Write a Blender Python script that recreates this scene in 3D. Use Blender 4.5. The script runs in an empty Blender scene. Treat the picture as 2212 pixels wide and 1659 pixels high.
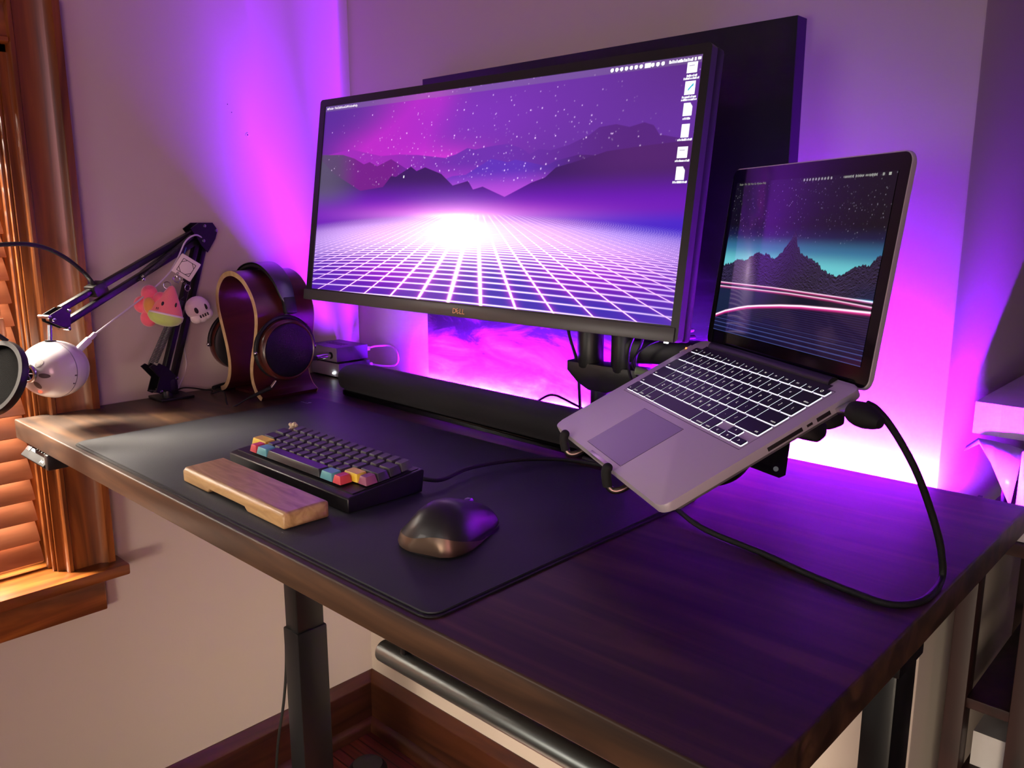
import bpy, bmesh, math, random
import numpy as np
from mathutils import Vector, Matrix, Euler
random.seed(7)
PI = math.pi
S = bpy.context.scene
COL = S.collection

# ------------------------------------------------------------------ camera
CF, CYAW, CPITCH, CROLL = 1796.0966690610496, -0.75752016098388, -0.1988149346441189, -0.0014777396236317923
CPOS = Vector((1.6099689931392285, -1.1746742688466836, 1.2859836333332195))
_f = Vector((math.sin(CYAW)*math.cos(CPITCH), math.cos(CYAW)*math.cos(CPITCH), math.sin(CPITCH)))
_r = Vector((math.cos(CYAW), -math.sin(CYAW), 0))
_u = _r.cross(_f)
_r2 = math.cos(CROLL)*_r + math.sin(CROLL)*_u
_u2 = -math.sin(CROLL)*_r + math.cos(CROLL)*_u
cam_data = bpy.data.cameras.new('camera')
cam = bpy.data.objects.new('camera', cam_data); COL.objects.link(cam)
cam.matrix_world = Matrix(((_r2.x, _u2.x, -_f.x, CPOS.x), (_r2.y, _u2.y, -_f.y, CPOS.y), (_r2.z, _u2.z, -_f.z, CPOS.z), (0, 0, 0, 1)))
cam_data.sensor_width = 36.0
cam_data.lens = CF/2212*36.0
cam_data.clip_start = 0.01
S.camera = cam

def at(px, py, d):
    """point at distance d (along the view axis) behind a pixel of the 2212x1659 frame"""
    return CPOS + d*(_f + (px-1106)/CF*_r2 - (py-829.5)/CF*_u2)

# ------------------------------------------------------------------ world, sun, lamps, exposure
S.view_settings.view_transform = 'Standard'
S.view_settings.look = 'None'
S.view_settings.exposure = 0.0
S.view_settings.gamma = 1.0
S.view_settings.use_curve_mapping = False
w = bpy.data.worlds.new('sky'); S.world = w; w.use_nodes = True
bg = w.node_tree.nodes['Background']
bg.inputs[0].default_value = (0.75, 0.85, 1.0, 1); bg.inputs[1].default_value = 1.2

def area(name, loc, aim, sx, sy, watts, col):
    l = bpy.data.lights.new(name, 'AREA'); l.shape = 'RECTANGLE'; l.size = sx; l.size_y = sy
    l.energy = watts; l.color = col
    o = bpy.data.objects.new(name, l); COL.objects.link(o); o.location = loc
    o.rotation_euler = (Vector(aim)-Vector(loc)).to_track_quat('-Z', 'Y').to_euler()
    o['kind'] = 'helper'
    return o
# daylight outside the blind-covered window (left)
area('window_daylight', (-0.75, -1.15, 1.75), (0.0, -1.15, 1.05), 1.3, 1.3, 200, (1.0, 0.92, 0.80))
sun = bpy.data.lights.new('sun', 'SUN'); sun.energy = 74.0; sun.color = (1.0, 0.84, 0.66); sun.angle = math.radians(26)
so = bpy.data.objects.new('sun', sun); COL.objects.link(so)
so.rotation_euler = Vector((0.55, 0.36, -0.70)).to_track_quat('-Z', 'Y').to_euler()
lo_ = area('low_rear_fill', (2.0, -3.12, 0.55), (0.48, 0, 0.08), 1.0, 0.5, 9, (1.0, 0.82, 0.60))  # added low lamp inside the room, brightens the wall under the desk
w2_ = area('second_window_daylight', (0.10, -2.55, 1.15), (0.85, -0.55, 0.92), 0.8, 0.6, 2.6, (1.0, 0.88, 0.78))
w2_.data.spread = math.radians(75)
rd_ = area('left_wall_fill', (3.25, -2.3, 1.5), (0, -0.42, 1.40), 0.8, 1.6, 2.3, (1.0, 0.50, 0.54))  # added pink fill aimed at the left wall; no doorway there
rd_.data.spread = math.radians(42)
lo_.data.spread = math.radians(40)

LED_COL = (0.25, 0.004, 1.0)
LED_POWER = 10000.0

# ------------------------------------------------------------------ materials
def lin(c):
    return tuple(((x/255)/12.92 if x/255 <= .04045 else ((x/255+.055)/1.055)**2.4) for x in c)
MATS = {}
def mat(name, col, rough=.5, metal=0.0, spec=.5, emit=None, estr=0.0, coat=0.0, bump=0.0, bscale=200, var=0.0, vscale=8, trans=0.0, alpha=1.0, sheen=0.0):
    if name in MATS: return MATS[name]
    m = bpy.data.materials.new(name); m.use_nodes = True; nt = m.node_tree; b = nt.nodes['Principled BSDF']
    c = lin(col)+(1,)
    b.inputs['Base Color'].default_value = c
    b.inputs['Roughness'].default_value = rough
    b.inputs['Metallic'].default_value = metal
    b.inputs['Specular IOR Level'].default_value = spec
    b.inputs['Coat Weight'].default_value = coat
    b.inputs['Transmission Weight'].default_value = trans
    b.inputs['Alpha'].default_value = alpha
    b.inputs['Sheen Weight'].default_value = sheen
    if emit:
        b.inputs['Emission Color'].default_value = lin(emit)+(1,); b.inputs['Emission Strength'].default_value = estr
    tc = nt.nodes.new('ShaderNodeTexCoord')
    if bump or var:
        n = nt.nodes.new('ShaderNodeTexNoise'); n.inputs['Scale'].default_value = bscale if bump else vscale; n.inputs['Detail'].default_value = 5
        nt.links.new(tc.outputs['Object'], n.inputs['Vector'])
    if bump:
        bp = nt.nodes.new('ShaderNodeBump'); bp.inputs['Strength'].default_value = bump; bp.inputs['Distance'].default_value = .001
        nt.links.new(n.outputs[0], bp.inputs['Height']); nt.links.new(bp.outputs[0], b.inputs['Normal'])
    if var:
        n2 = nt.nodes.new('ShaderNodeTexNoise'); n2.inputs['Scale'].default_value = vscale; n2.inputs['Detail'].default_value = 4
        nt.links.new(tc.outputs['Object'], n2.inputs['Vector'])
        r = nt.nodes.new('ShaderNodeValToRGB'); e = r.color_ramp.elements
        e[0].position = .3; e[1].position = .7
        e[0].color = tuple(x*(1-var) for x in c[:3])+(1,); e[1].color = tuple(min(1, x*(1+var)) for x in c[:3])+(1,)
        nt.links.new(n2.outputs[0], r.inputs[0]); nt.links.new(r.outputs[0], b.inputs['Base Color'])
    MATS[name] = m
    return m

def wood(name, stops, rough=.4, scale=(2.0, 26.0, 26.0), nscale=1.6, dist=1.5, bump=.08, coat=0.0, planks=0, rot=(0, 0, 0)):
    if name in MATS: return MATS[name]
    m = bpy.data.materials.new(name); m.use_nodes = True; nt = m.node_tree; b = nt.nodes['Principled BSDF']
    tc = nt.nodes.new('ShaderNodeTexCoord'); mp = nt.nodes.new('ShaderNodeMapping'); mp.inputs['Scale'].default_value = scale
    mp.inputs['Rotation'].default_value = rot
    nt.links.new(tc.outputs['Object'], mp.inputs['Vector'])
    n = nt.nodes.new('ShaderNodeTexNoise'); n.inputs['Scale'].default_value = nscale; n.inputs['Detail'].default_value = 8; n.inputs['Distortion'].default_value = dist
    nt.links.new(mp.outputs[0], n.inputs['Vector'])
    r = nt.nodes.new('ShaderNodeValToRGB'); els = r.color_ramp.elements
    while len(els) < len(stops): els.new(.5)
    for e, (p, c) in zip(els, stops): e.position = p; e.color = lin(c)+(1,)
    nt.links.new(n.outputs[0], r.inputs[0])
    out = r.outputs[0]
    if planks:
        br = nt.nodes.new('ShaderNodeTexBrick'); br.inputs['Scale'].default_value = planks
        br.inputs['Color1'].default_value = (1, 1, 1, 1); br.inputs['Color2'].default_value = (.72, .72, .72, 1); br.inputs['Mortar'].default_value = (.15, .15, .15, 1)
        br.inputs['Mortar Size'].default_value = .004; br.inputs['Brick Width'].default_value = 1.1; br.inputs['Row Height'].default_value = .06
        nt.links.new(tc.outputs['Object'], br.inputs['Vector'])
        mx = nt.nodes.new('ShaderNodeMix'); mx.data_type = 'RGBA'; mx.blend_type = 'MULTIPLY'; mx.inputs[0].default_value = 1
        nt.links.new(out, mx.inputs[6]); nt.links.new(br.outputs[0], mx.inputs[7]); out = mx.outputs[2]
    nt.links.new(out, b.inputs['Base Color'])
    b.inputs['Roughness'].default_value = rough; b.inputs['Coat Weight'].default_value = coat; b.inputs['Coat Roughness'].default_value = .25
    bp = nt.nodes.new('ShaderNodeBump'); bp.inputs['Strength'].default_value = bump; bp.inputs['Distance'].default_value = .001
    nt.links.new(n.outputs[0], bp.inputs['Height']); nt.links.new(bp.outputs[0], b.inputs['Normal'])
    MATS[name] = m
    return m

WALL = mat('wall_paint', (196, 184, 174), .75, bump=.12, bscale=260, spec=.25)
CEIL = mat('ceiling_paint', (176, 166, 156), .8, spec=.2)
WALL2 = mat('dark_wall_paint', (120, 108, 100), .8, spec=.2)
FLOORM = wood('floor_boards', [(.3, (62, 22, 16)), (.55, (104, 42, 28)), (.75, (132, 60, 38))], .38, (1.6, 18, 18), planks=2.2)
TRIM = wood('oak_trim', [(.3, (84, 42, 16)), (.5, (122, 66, 24)), (.72, (158, 92, 36))], .34, (14, 14, 1.4), bump=.05, coat=.3)
TRIMY = wood('oak_trim_across', [(.3, (84, 42, 16)), (.5, (122, 66, 24)), (.72, (158, 92, 36))], .34, (14, 1.4, 14), bump=.05, coat=.3)
BASEB = wood('stained_baseboard', [(.3, (44, 21, 13)), (.5, (66, 33, 19)), (.72, (84, 45, 27))], .4, (1.4, 1.4, 16), bump=.05)
SLATM = wood('blind_slat_wood', [(.25, (136, 80, 50)), (.5, (162, 102, 68)), (.75, (180, 120, 84))], .42, (14, 1.6, 14), bump=.03)
DESKM = wood('walnut_desktop', [(.28, (34, 22, 15)), (.48, (60, 41, 27)), (.62, (82, 57, 37)), (.8, (106, 76, 50))], .46, (1.1, 13, 13), bump=.04, nscale=1.8)
RESTM = wood('pale_hardwood', [(.25, (150, 116, 74)), (.5, (186, 150, 100)), (.75, (208, 174, 124))], .36, (7, 40, 40), bump=.05)
PLYDARK = wood('dark_veneer', [(.3, (42, 16, 18)), (.5, (70, 28, 28)), (.75, (88, 38, 34))], .34, (26, 2.0, 2.0), bump=.03, coat=.2)
RACKM = wood('reddish_rack_wood', [(.3, (26, 12, 10)), (.5, (44, 20, 16)), (.75, (54, 27, 22))], .5, (14, 14, 1.6), bump=.05)
BLACK = mat('black_plastic', (20, 20, 22), .42)
BLACKM = mat('black_powder_metal', (16, 16, 18), .38, .25, bump=.05, bscale=900)
BLACKG = mat('gloss_black', (8, 8, 10), .08)
RUBBER = mat('black_rubber', (14, 14, 14), .75)
CABLE = mat('braided_black_cable', (18, 18, 20), .6, bump=.5, bscale=1500)
STEEL = mat('polished_steel', (200, 200, 205), .2, 1.0)
DARKSTEEL = mat('satin_dark_steel', (110, 112, 116), .32, 1.0)
ALU = mat('anodised_aluminium', (208, 198, 204), .48, .25, bump=.03, bscale=2500)
LEATHER = mat('black_leather', (50, 53, 57), .52, bump=.14, spec=.35, bscale=420, var=.16, vscale=9)
LEATHER_EDGE = mat('stitched_pad_edge', (26, 26, 27), .55, bump=.5, bscale=900)
FABRIC = mat('speaker_fabric', (22, 22, 24), .8, bump=.6, bscale=1800, sheen=.1)
WHITEP = mat('white_gloss_plastic', (218, 214, 216), .22, coat=.4)
WHITEC = mat('white_cable', (208, 200, 208), .5)
PLUSH_PINK = mat('pink_plush', (236, 96, 120), .9, bump=.5, bscale=700, sheen=.6)
PLUSH_CORAL = mat('coral_plush', (236, 120, 122), .9, bump=.5, bscale=700, sheen=.6)
PLUSH_GREEN = mat('lime_plush', (190, 214, 110), .9, bump=.5, bscale=700, sheen=.6)
PLUSH_CREAM = mat('cream_plush', (232, 218, 220), .9, bump=.5, bscale=700, sheen=.6)
PLUSH_YELLOW = mat('yellow_plush', (220, 150, 70), .9, bump=.5, bscale=700, sheen=.6)
INK = mat('dark_ink', (28, 18, 22), .7)
PLYEDGE = wood('pale_ply_edge', [(.35, (206, 172, 118)), (.65, (228, 198, 146))], .5, (20, 20, 20), bump=.01)
CARD = mat('white_cardboard', (214, 208, 206), .6, var=.05, vscale=20)
TAPE = mat('glossy_packing_tape', (214, 206, 204), .08, bump=1.0, bscale=60, coat=1.0)
LEDM = mat('led_tape_glow', (255, 255, 255), .5)
b = LEDM.node_tree.nodes['Principled BSDF']; b.inputs['Emission Color'].default_value = LED_COL+(1,); b.inputs['Emission Strength'].default_value = LED_POWER
WHITEGLOW = mat('white_glow', (255, 255, 255), .5, emit=(235, 240, 255), estr=1.15)
LEGEND = mat('lit_key_legend', (255, 255, 255), .5, emit=(225, 228, 210), estr=.95)

# ------------------------------------------------------------------ mesh building
class MB:
    def __init__(s): s.bm = bmesh.new(); s.mi = 0; s.M = Matrix.Identity(4)
    def _add(s, vs, fs, M=None):
        M = s.M @ (M or Matrix.Identity(4))
        bv = [s.bm.verts.new(M @ Vector(v)) for v in vs]
        out = []
        for f in fs:
            try:
                fc = s.bm.faces.new([bv[i] for i in f]); fc.material_index = s.mi; out.append(fc)
            except ValueError: pass
        return bv, out
    def box(s, lo, hi, M=None, bev=0.0, seg=2):
        (x0, y0, z0), (x1, y1, z1) = lo, hi
        vs = [(x0, y0, z0), (x1, y0, z0), (x1, y1, z0), (x0, y1, z0), (x0, y0, z1), (x1, y0, z1), (x1, y1, z1), (x0, y1, z1)]
        fs = [(0, 3, 2, 1), (4, 5, 6, 7), (0, 1, 5, 4), (1, 2, 6, 5), (2, 3, 7, 6), (3, 0, 4, 7)]
        bv, out = s._add(vs, fs, M)
        if bev: s.bev(out, bev, seg)
        return s
    def bev(s, faces, w, seg=2):
        ed = list({e for f in faces for e in f.edges})
        r = bmesh.ops.bevel(s.bm, geom=ed, offset=w, offset_type='OFFSET', segments=seg, profile=.5, affect='EDGES', clamp_overlap=True)
        for f in r['faces']: f.material_index = s.mi
    def prism(s, poly, z0, z1, M=None, bev=0.0, seg=2):
        n = len(poly)
        vs = [(x, y, z0) for x, y in poly]+[(x, y, z1) for x, y in poly]
        fs = [tuple(range(n))[::-1], tuple(range(n, 2*n))]+[(i, (i+1) % n, n+(i+1) % n, n+i) for i in range(n)]
        bv, out = s._add(vs, fs, M)
        if bev:
            ed = list({e for f in out[:2] for e in f.edges})
            r = bmesh.ops.bevel(s.bm, geom=ed, offset=bev, offset_type='OFFSET', segments=seg, profile=.5, affect='EDGES', clamp_overlap=True)
            for f in r['faces']: f.material_index = s.mi
        return s
    def rings(s, rs, closed=True, cap=True, M=None, loop=False):
        n = len(rs[0]); vs = [v for r in rs for v in r]; fs = []
        k = len(rs)
        for a in range(k if loop else k-1):
            b2 = (a+1) % k
            for i in range(n if closed else n-1):
                j = (i+1) % n
                fs.append((a*n+i, a*n+j, b2*n+j, b2*n+i))
        if cap and not loop and closed:
            fs.append(tuple(range(n))[::-1]); fs.append(tuple((k-1)*n+i for i in range(n)))
        s._add(vs, fs, M); return s
    def tube(s, pts, r, n=10, smooth=0, loop=False, M=None):
        pts = [Vector(p) for p in pts]
        if smooth: pts = catmull(pts, smooth, loop)
        k = len(pts); rs = []
        T = []
        for i in range(k):
            a = pts[i-1] if (i > 0 or loop) else pts[0]; b2 = pts[(i+1) % k] if (i < k-1 or loop) else pts[-1]
            T.append((b2-a).normalized())
        u = T[0].orthogonal().normalized()
        for i in range(k):
            u = (u-T[i]*u.dot(T[i]));
            if u.length < 1e-6: u = T[i].orthogonal()
            u.normalize(); v = T[i].cross(u)
            rr = r[min(i*len(r)//k, len(r)-1)] if isinstance(r, (list, tuple)) else r
            rs.append([tuple(pts[i]+rr*(math.cos(2*PI*j/n)*u+math.sin(2*PI*j/n)*v)) for j in range(n)])
        return s.rings(rs, loop=loop, M=M)
    def cyl(s, a, b2, r, n=24, r2=None, bev=0.0):
        a = Vector(a); b2 = Vector(b2); r2 = r if r2 is None else r2
        t = (b2-a).normalized(); u = t.orthogonal().normalized(); v = t.cross(u)
        prof = [(0, r), (1, r2)]
        L = (b2-a).length
        if bev:
            prof = [(0, r-bev), (bev*.3/L, r-bev*.3), (bev/L, r), (1-bev/L, r2), (1-bev*.3/L, r2-bev*.3), (1, r2-bev)]
        rs = [[tuple(a+(b2-a)*h+rr*(math.cos(2*PI*j/n)*u+math.sin(2*PI*j/n)*v)) for j in range(n)] for h, rr in prof]
        return s.rings(rs)
    def lathe(s, prof, M=None, n=32):
        rs = [[(r*math.cos(2*PI*j/n), r*math.sin(2*PI*j/n), z) for j in range(n)] for r, z in prof]
        return s.rings(rs, M=M)
    def ball(s, c, r, M=None, n=24, m=14, sc=(1, 1, 1)):
        c = Vector(c); rs = []
        for i in range(1, m):
            a = PI*i/m
            rs.append([(c.x+sc[0]*r*math.sin(a)*math.cos(2*PI*j/n), c.y+sc[1]*r*math.sin(a)*math.sin(2*PI*j/n), c.z-sc[2]*r*math.cos(a)) for j in range(n)])
        return s.rings(rs, M=M)
    def poly(s, pts, M=None):
        s._add(pts, [tuple(range(len(pts)))], M); return s
    def build(s, name, mats, parent=None, local=False, ang=35, fixn=True):
        if fixn: bmesh.ops.recalc_face_normals(s.bm, faces=s.bm.faces[:])
        me = bpy.data.meshes.new(name); 
        if parent is not None and not local:
            s.bm.transform(parent.matrix_world_plain.inverted() if hasattr(parent, 'matrix_world_plain') else PM[parent.name].inverted())
        s.bm.to_mesh(me); s.bm.free()
        for m in (mats if isinstance(mats, (list, tuple)) else [mats]): me.materials.append(m)
        me.polygons.foreach_set('use_smooth', [True]*len(me.polygons))
        me.set_sharp_from_angle(angle=math.radians(ang))
        o = bpy.data.objects.new(name, me); COL.objects.link(o)
        if parent is not None: o.parent = parent
        PM[o.name] = PM[parent.name] if parent is not None else Matrix.Identity(4)
        return o
PM = {}
def catmull(pts, k, loop=False):
    out = []; n = len(pts)
    for i in range(n if loop else n-1):
        p1, p2 = pts[i], pts[(i+1) % n]
        p0 = pts[i-1] if (i > 0 or loop) else p1*2-p2
        p3 = pts[(i+2) % n] if (i < n-2 or loop) else p2*2-p1
        for j in range(k):
            t = j/k
            out.append(.5*((2*p1)+(-p0+p2)*t+(2*p0-5*p1+4*p2-p3)*t*t+(-p0+3*p1-3*p2+p3)*t**3))
    if not loop: out.append(pts[-1])
    return out
def thing(name, label, cat, M=None, group=None):
    o = bpy.data.objects.new(name, None); COL.objects.link(o)
    if M is None: M = Matrix.Identity(4)
    elif not isinstance(M, Matrix): M = Matrix.Translation(Vector(M))
    o.matrix_world = M; PM[o.name] = M
    o.empty_display_size = .02
    o['label'] = label; o['category'] = cat
    if group: o['group'] = group
    return o
def tag(o, label, cat, group=None, kind=None):
    if label: o['label'] = label
    if cat: o['category'] = cat
    if group: o['group'] = group
    if kind: o['kind'] = kind
    return o
def struct(o): o['kind'] = 'structure'; return o
def frame(X, Y, Z, O):
    X, Y, Z, O = map(Vector, (X, Y, Z, O))
    return Matrix(((X.x, Y.x, Z.x, O.x), (X.y, Y.y, Z.y, O.y), (X.z, Y.z, Z.z, O.z), (0, 0, 0, 1)))
def rrect(x0, y0, x1, y1, r, n=6):
    out = []
    for cx, cy, a0 in ((x1-r, y1-r, 0), (x0+r, y1-r, 90), (x0+r, y0+r, 180), (x1-r, y0+r, 270)):
        for i in range(n+1):
            a = math.radians(a0+90*i/n); out.append((cx+r*math.cos(a), cy+r*math.sin(a)))
    return out
def text_geo(body, size):
    c = bpy.data.curves.new('glyphs', 'FONT'); c.body = body; c.size = size; c.align_x = 'CENTER'; c.align_y = 'CENTER'; c.resolution_u = 2
    o = bpy.data.objects.new('glyphs', c); COL.objects.link(o)
    dg = bpy.context.evaluated_depsgraph_get(); me = bpy.data.meshes.new_from_object(o.evaluated_get(dg))
    vs = [tuple(v.co) for v in me.vertices]; fs = [tuple(p.vertices) for p in me.polygons]
    bpy.data.objects.remove(o); bpy.data.meshes.remove(me); bpy.data.curves.remove(c)
    return vs, fs

# ================================================================== THE ROOM
ZC = 2.45; XM = 3.4; YM = -3.2; XR = 1.29; YA = .95
struct(MB().box((-.1, YM-.1, -.06), (XM+.1, YA+.1, 0)).build('floor', FLOORM))
struct(MB().box((-.1, YM-.1, ZC), (XM+.1, YA+.1, ZC+.08)).build('ceiling', CEIL))
WY0, WY1, WZ0, WZ1 = -1.62, -.692, .64, 1.565      # window opening
m = MB(); m.box((-.12, WY1, 0), (0, 0, ZC)); m.box((-.12, YM, 0), (0, WY0, ZC)); m.box((-.12, WY0, 0), (0, WY1, WZ0-.02)); m.box((-.12, WY0, WZ1), (0, WY1, ZC))
wl = struct(m.build('wall_left', WALL))
struct(MB().box((-.12, 0, 0), (XR, YA, ZC), bev=.004).build('wall_back', WALL))
struct(MB().box((XR, YA, 0), (XM, YA+.1, ZC)).build('wall_alcove', WALL))
struct(MB().box((XM, YM, 0), (XM+.1, YA, ZC)).build('wall_right', WALL2))
m = MB(); m.box((0, YM-.1, 0), (1.5, YM, ZC)); m.box((2.9, YM-.1, 0), (XM, YM, ZC)); m.box((1.5, YM-.1, 0), (2.9, YM, .6)); m.box((1.5, YM-.1, 2.1), (2.9, YM, ZC))
struct(m.build('wall_front', WALL2))
# old screw anchor and pin holes in the left wall
t = thing('wall_anchor', 'small pale screw anchor patch in the left wall above the headphones', 'wall anchor', (0, -.26, 1.45))
MB().cyl((0, -.26, 1.45), (.0012, -.26, 1.45), .0042, 20).build('plug', mat('filler', (206, 190, 214), .6), t)
MB().cyl((.0011, -.2605, 1.4505), (.0016, -.2605, 1.4505), .0014, 12).build('screw_hole', INK, t)
for y, z, lb in ((-.292, 1.492, 'lower of two pin holes in the left wall'), (-.3, 1.507, 'upper of two pin holes in the left wall')):
    tag(MB().cyl((-.0003, y, z), (.0006, y, z), .0009, 10).build('pin_hole', INK), lb, 'pin hole')

# baseboards with shoe moulding: profile in (out, z), swept along the wall
def baseboard(name, a, b2, nrm, cut_a=0, cut_b=0):
    prof = [(0, .143), (.003, .143), (.018, .121), (.020, .117), (.020, .026), (.032, .024), (.040, .012), (.042, 0), (0, 0)]
    a = Vector(a); b2 = Vector(b2); n = Vector(nrm); d = (b2-a).normalized()
    rs = [[tuple(p+n*o+Vector((0, 0, z))+d*(o*c)) for o, z in prof] for p, c in ((a, cut_a), (b2, cut_b))]
    return struct(MB().rings(rs).build(name, BASEB, ang=50))
baseboard('baseboard_left', (0, 0, 0), (0, YM, 0), (1, 0, 0), 1, 0)
baseboard('baseboard_back', (0, 0, 0), (XR, 0, 0), (0, -1, 0), 1, 1)
baseboard('baseboard_return', (XR, 0, 0), (XR, YA, 0), (1, 0, 0), -1, -1)

# ---- window on the left wall
win = MB()
def casing_prof():      # (x out of wall, y from inner edge outwards)
    return [(0, .0), (.020, 0), (.024, .003), (.024, .009), (.018, .012), (.018, .058), (.022, .062), (.026, .068), (.030, .070), (.030, .082), (0, .082)]
pr = casing_prof()
def vcase(mb, y_in, sgn, z0, z1):
    rs = [[(x, y_in+sgn*o, z) for x, o in pr] for z in (z0, z1)]
    mb.rings(rs)
vcase(win, WY1, 1, WZ0-.001, WZ1+.085); vcase(win, WY0, -1, WZ0-.001, WZ1+.085)
wo = struct(win.build('window_1', TRIM, ang=50))
m = MB(); rs = [[(x, y, WZ1+o) for x, o in pr] for y in (WY0, WY1)]
m.rings(rs); m.build('head_casing', TRIMY, wo, ang=50)
m = MB()   # jambs lining the opening with a raised stop bead
m.box((-.118, WY1-.012, WZ0), (.004, WY1, WZ1)); m.box((-.118, WY0, WZ0), (.004, WY0+.012, WZ1)); m.box((-.118, WY0, WZ1-.012), (.004, WY1, WZ1))
m.box((-.035, WY1-.020, WZ0), (-.022, WY1-.012, WZ1-.012), bev=.002); m.box((-.012, WY1-.017, WZ0), (-.004, WY1-.012, WZ1-.012), bev=.001)
m.build('jamb', TRIM, wo)
m = MB(); m.box((-.12, WY0-.11, WZ0-.022), (.062, WY1+.096, WZ0), bev=.004); m.build('window_stool', TRIMY, wo)
m = MB(); m.box((0, WY0-.08, WZ0-.095), (.022, WY1+.062, WZ0-.022), bev=.003); m.build('apron', TRIMY, wo)
m = MB(); m.box((-.116, WY0+.012, WZ0), (-.09, WY1-.012, WZ0+.05)); m.box((-.116, WY0+.012, WZ1-.06), (-.09, WY1-.012, WZ1-.012)); m.box((-.116, WY1-.052, WZ0), (-.09, WY1-.012, WZ1)); m.box((-.116, WY0+.012, WZ0), (-.09, WY0+.052, WZ1)); m.box((-.114, WY0, 1.09), (-.092, WY1, 1.13))
m.build('sash', TRIMY, wo)
GLASS = mat('window_glass', (255, 255, 255), .0, trans=1.0, spec=.5)
nt = GLASS.node_tree; g = nt.nodes; bs = g['Principled BSDF']; tr = g.new('ShaderNodeBsdfTransparent'); mxs = g.new('ShaderNodeMixShader'); mxs.inputs[0].default_value = .06
gl = g.new('ShaderNodeBsdfGlossy'); gl.inputs['Roughness'].default_value = .02
nt.links.new(tr.outputs[0], mxs.inputs[1]); nt.links.new(gl.outputs[0], mxs.inputs[2]); nt.links.new(mxs.outputs[0], g['Material Output'].inputs[0]); g.remove(bs)
MB().box((-.106, WY0+.03, WZ0+.03), (-.102, WY1-.03, WZ1-.03)).build('pane', GLASS, wo)

# ---- wooden blind
bl = thing('window_blind', 'honey brown wooden venetian blind closed over the left window', 'blind', (-.055, (WY0+WY1)/2, WZ1-.02))
ya, yb2 = WY0+.02, WY1-.022
XB = -.058
TILT = math.radians(55)
def slat_mb(zc, tilt=TILT, wd=.05, th=.0028, x=XB, x0=ya, x1=yb2):
    m = MB(); c, s_ = math.cos(tilt), math.sin(tilt); prof = []
    nn = 6
    for i in range(nn+1):
        u = (i/nn-.5)*wd; h = .0022*(1-(2*i/nn-1)**2)
        prof.append((u, h+th/2))
    for i in range(nn, -1, -1):
        u = (i/nn-.5)*wd; h = .0022*(1-(2*i/nn-1)**2)
        prof.append((u, h-th/2))
    # u<0 -> outside & up, u>0 -> inside & down
    rs = [[(x+u*c+v*s_, y, zc-u*s_+v*c) for u, v in prof] for y in (x0, x1)]
    m.rings(rs); return m
PITCH = .0405
zt = .712; k = 0
while zt < WZ1-.06:
    slat_mb(zt).build('slat', SLATM, bl); zt += PITCH; k += 1
MB().box((XB-.028, WY0+.013, WZ1-.060), (XB+.030, WY1-.0205, WZ1-.0122)).build('head_rail', SLATM, bl)
slat_mb(.675, math.radians(58), .056, .012, XB+.004).build('bottom_rail', SLATM, bl)
for yy in (-.81, -1.25):
    m = MB(); m.tube([(XB+.018, yy, .69), (XB+.018, yy, WZ1-.05)], .0009, 6); m.tube([(XB+.018, yy-.012, .69), (XB+.018, yy-.012, WZ1-.05)], .0009, 6)
    m.build('ladder_cord', SLATM, bl)
def tassel(y, zb, lb):
    t = thing('blind_tassel', lb, 'tassel', (XB+.045, y, zb))
    m = MB(); m.lathe([(.001, .033), (.0035, .033), (.0042, .030), (.0058, .004), (.0050, 0), (.001, 0)], Matrix.Translation((XB+.045, y, zb)), 16)
    m.build('wooden_pull', SLATM, t)
    MB().tube([(XB+.045, y, zb+.032), (XB+.043, y, zb+.3), (XB+.03, y, WZ1-.05)], .0008, 6).build('pull_cord', mat('tan_cord', (170, 110, 70), .8), t)
tassel(-.742, 1.082, 'wooden pull tassel on the blind cord, nearer the window frame of the pair')
tassel(-.762, 1.079, 'wooden pull tassel on the blind cord, farther from the window frame of the pair')

# ================================================================== DESK
DX0, DX1, DY0, DY1, DZ, DT = .0057, 1.4057, -.7462, -.0462, .94, .0346
desk = thing('standing_desk', 'dark walnut standing desk with black steel legs', 'desk', (.7, -.396, 0))
MB().box((DX0, DY0, DZ-DT), (DX1, DY1, DZ), bev=.0025, seg=3).build('desktop', DESKM, desk)
def leg(x0, x1, y0, y1, zj):
    m = MB(); m.box((x0, y0, zj-.02), (x1, y1, DZ-DT-.03), bev=.003); lo = m.build('leg', BLACKM, desk)
    e = .0035
    m = MB(); m.box((x0-e, y0-e, .03), (x1+e, y1+e, zj), bev=.003)
    m.box((x0-.012, y0-.26, .004), (x1+.012, y1+.26, .03), bev=.004)
    m.build('lower_column', BLACKM, lo)
leg(.337, .379, -.436, -.380, .5475)
leg(1.363, 1.392, -.436, -.381, .56)
m = MB(); m.box((.30, -.44, DZ-DT-.03), (1.395, -.375, DZ-DT), bev=.002); m.box((.30, -.66, DZ-DT-.012), (.42, -.14, DZ-DT), bev=.002); m.box((1.34, -.66, DZ-DT-.012), (1.398, -.14, DZ-DT), bev=.002)
m.build('steel_frame', BLACKM, desk)
rail = thing('steel_tube', 'grey steel tube running under the front edge of the desk', 'tube', (.95, -.655, .81))
m = MB(); m.cyl((.92, -.655, .812), (1.40, -.655, .812), .0125, 32, bev=.002); m.build('tube', mat('grey_steel_tube', (120, 126, 124), .36, .9), rail)
for xx in (.96, 1.36): MB().box((xx-.004, -.660, .818), (xx+.004, -.650, DZ-DT-.001), bev=.001).build('hanger', BLACKM, rail)
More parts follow.
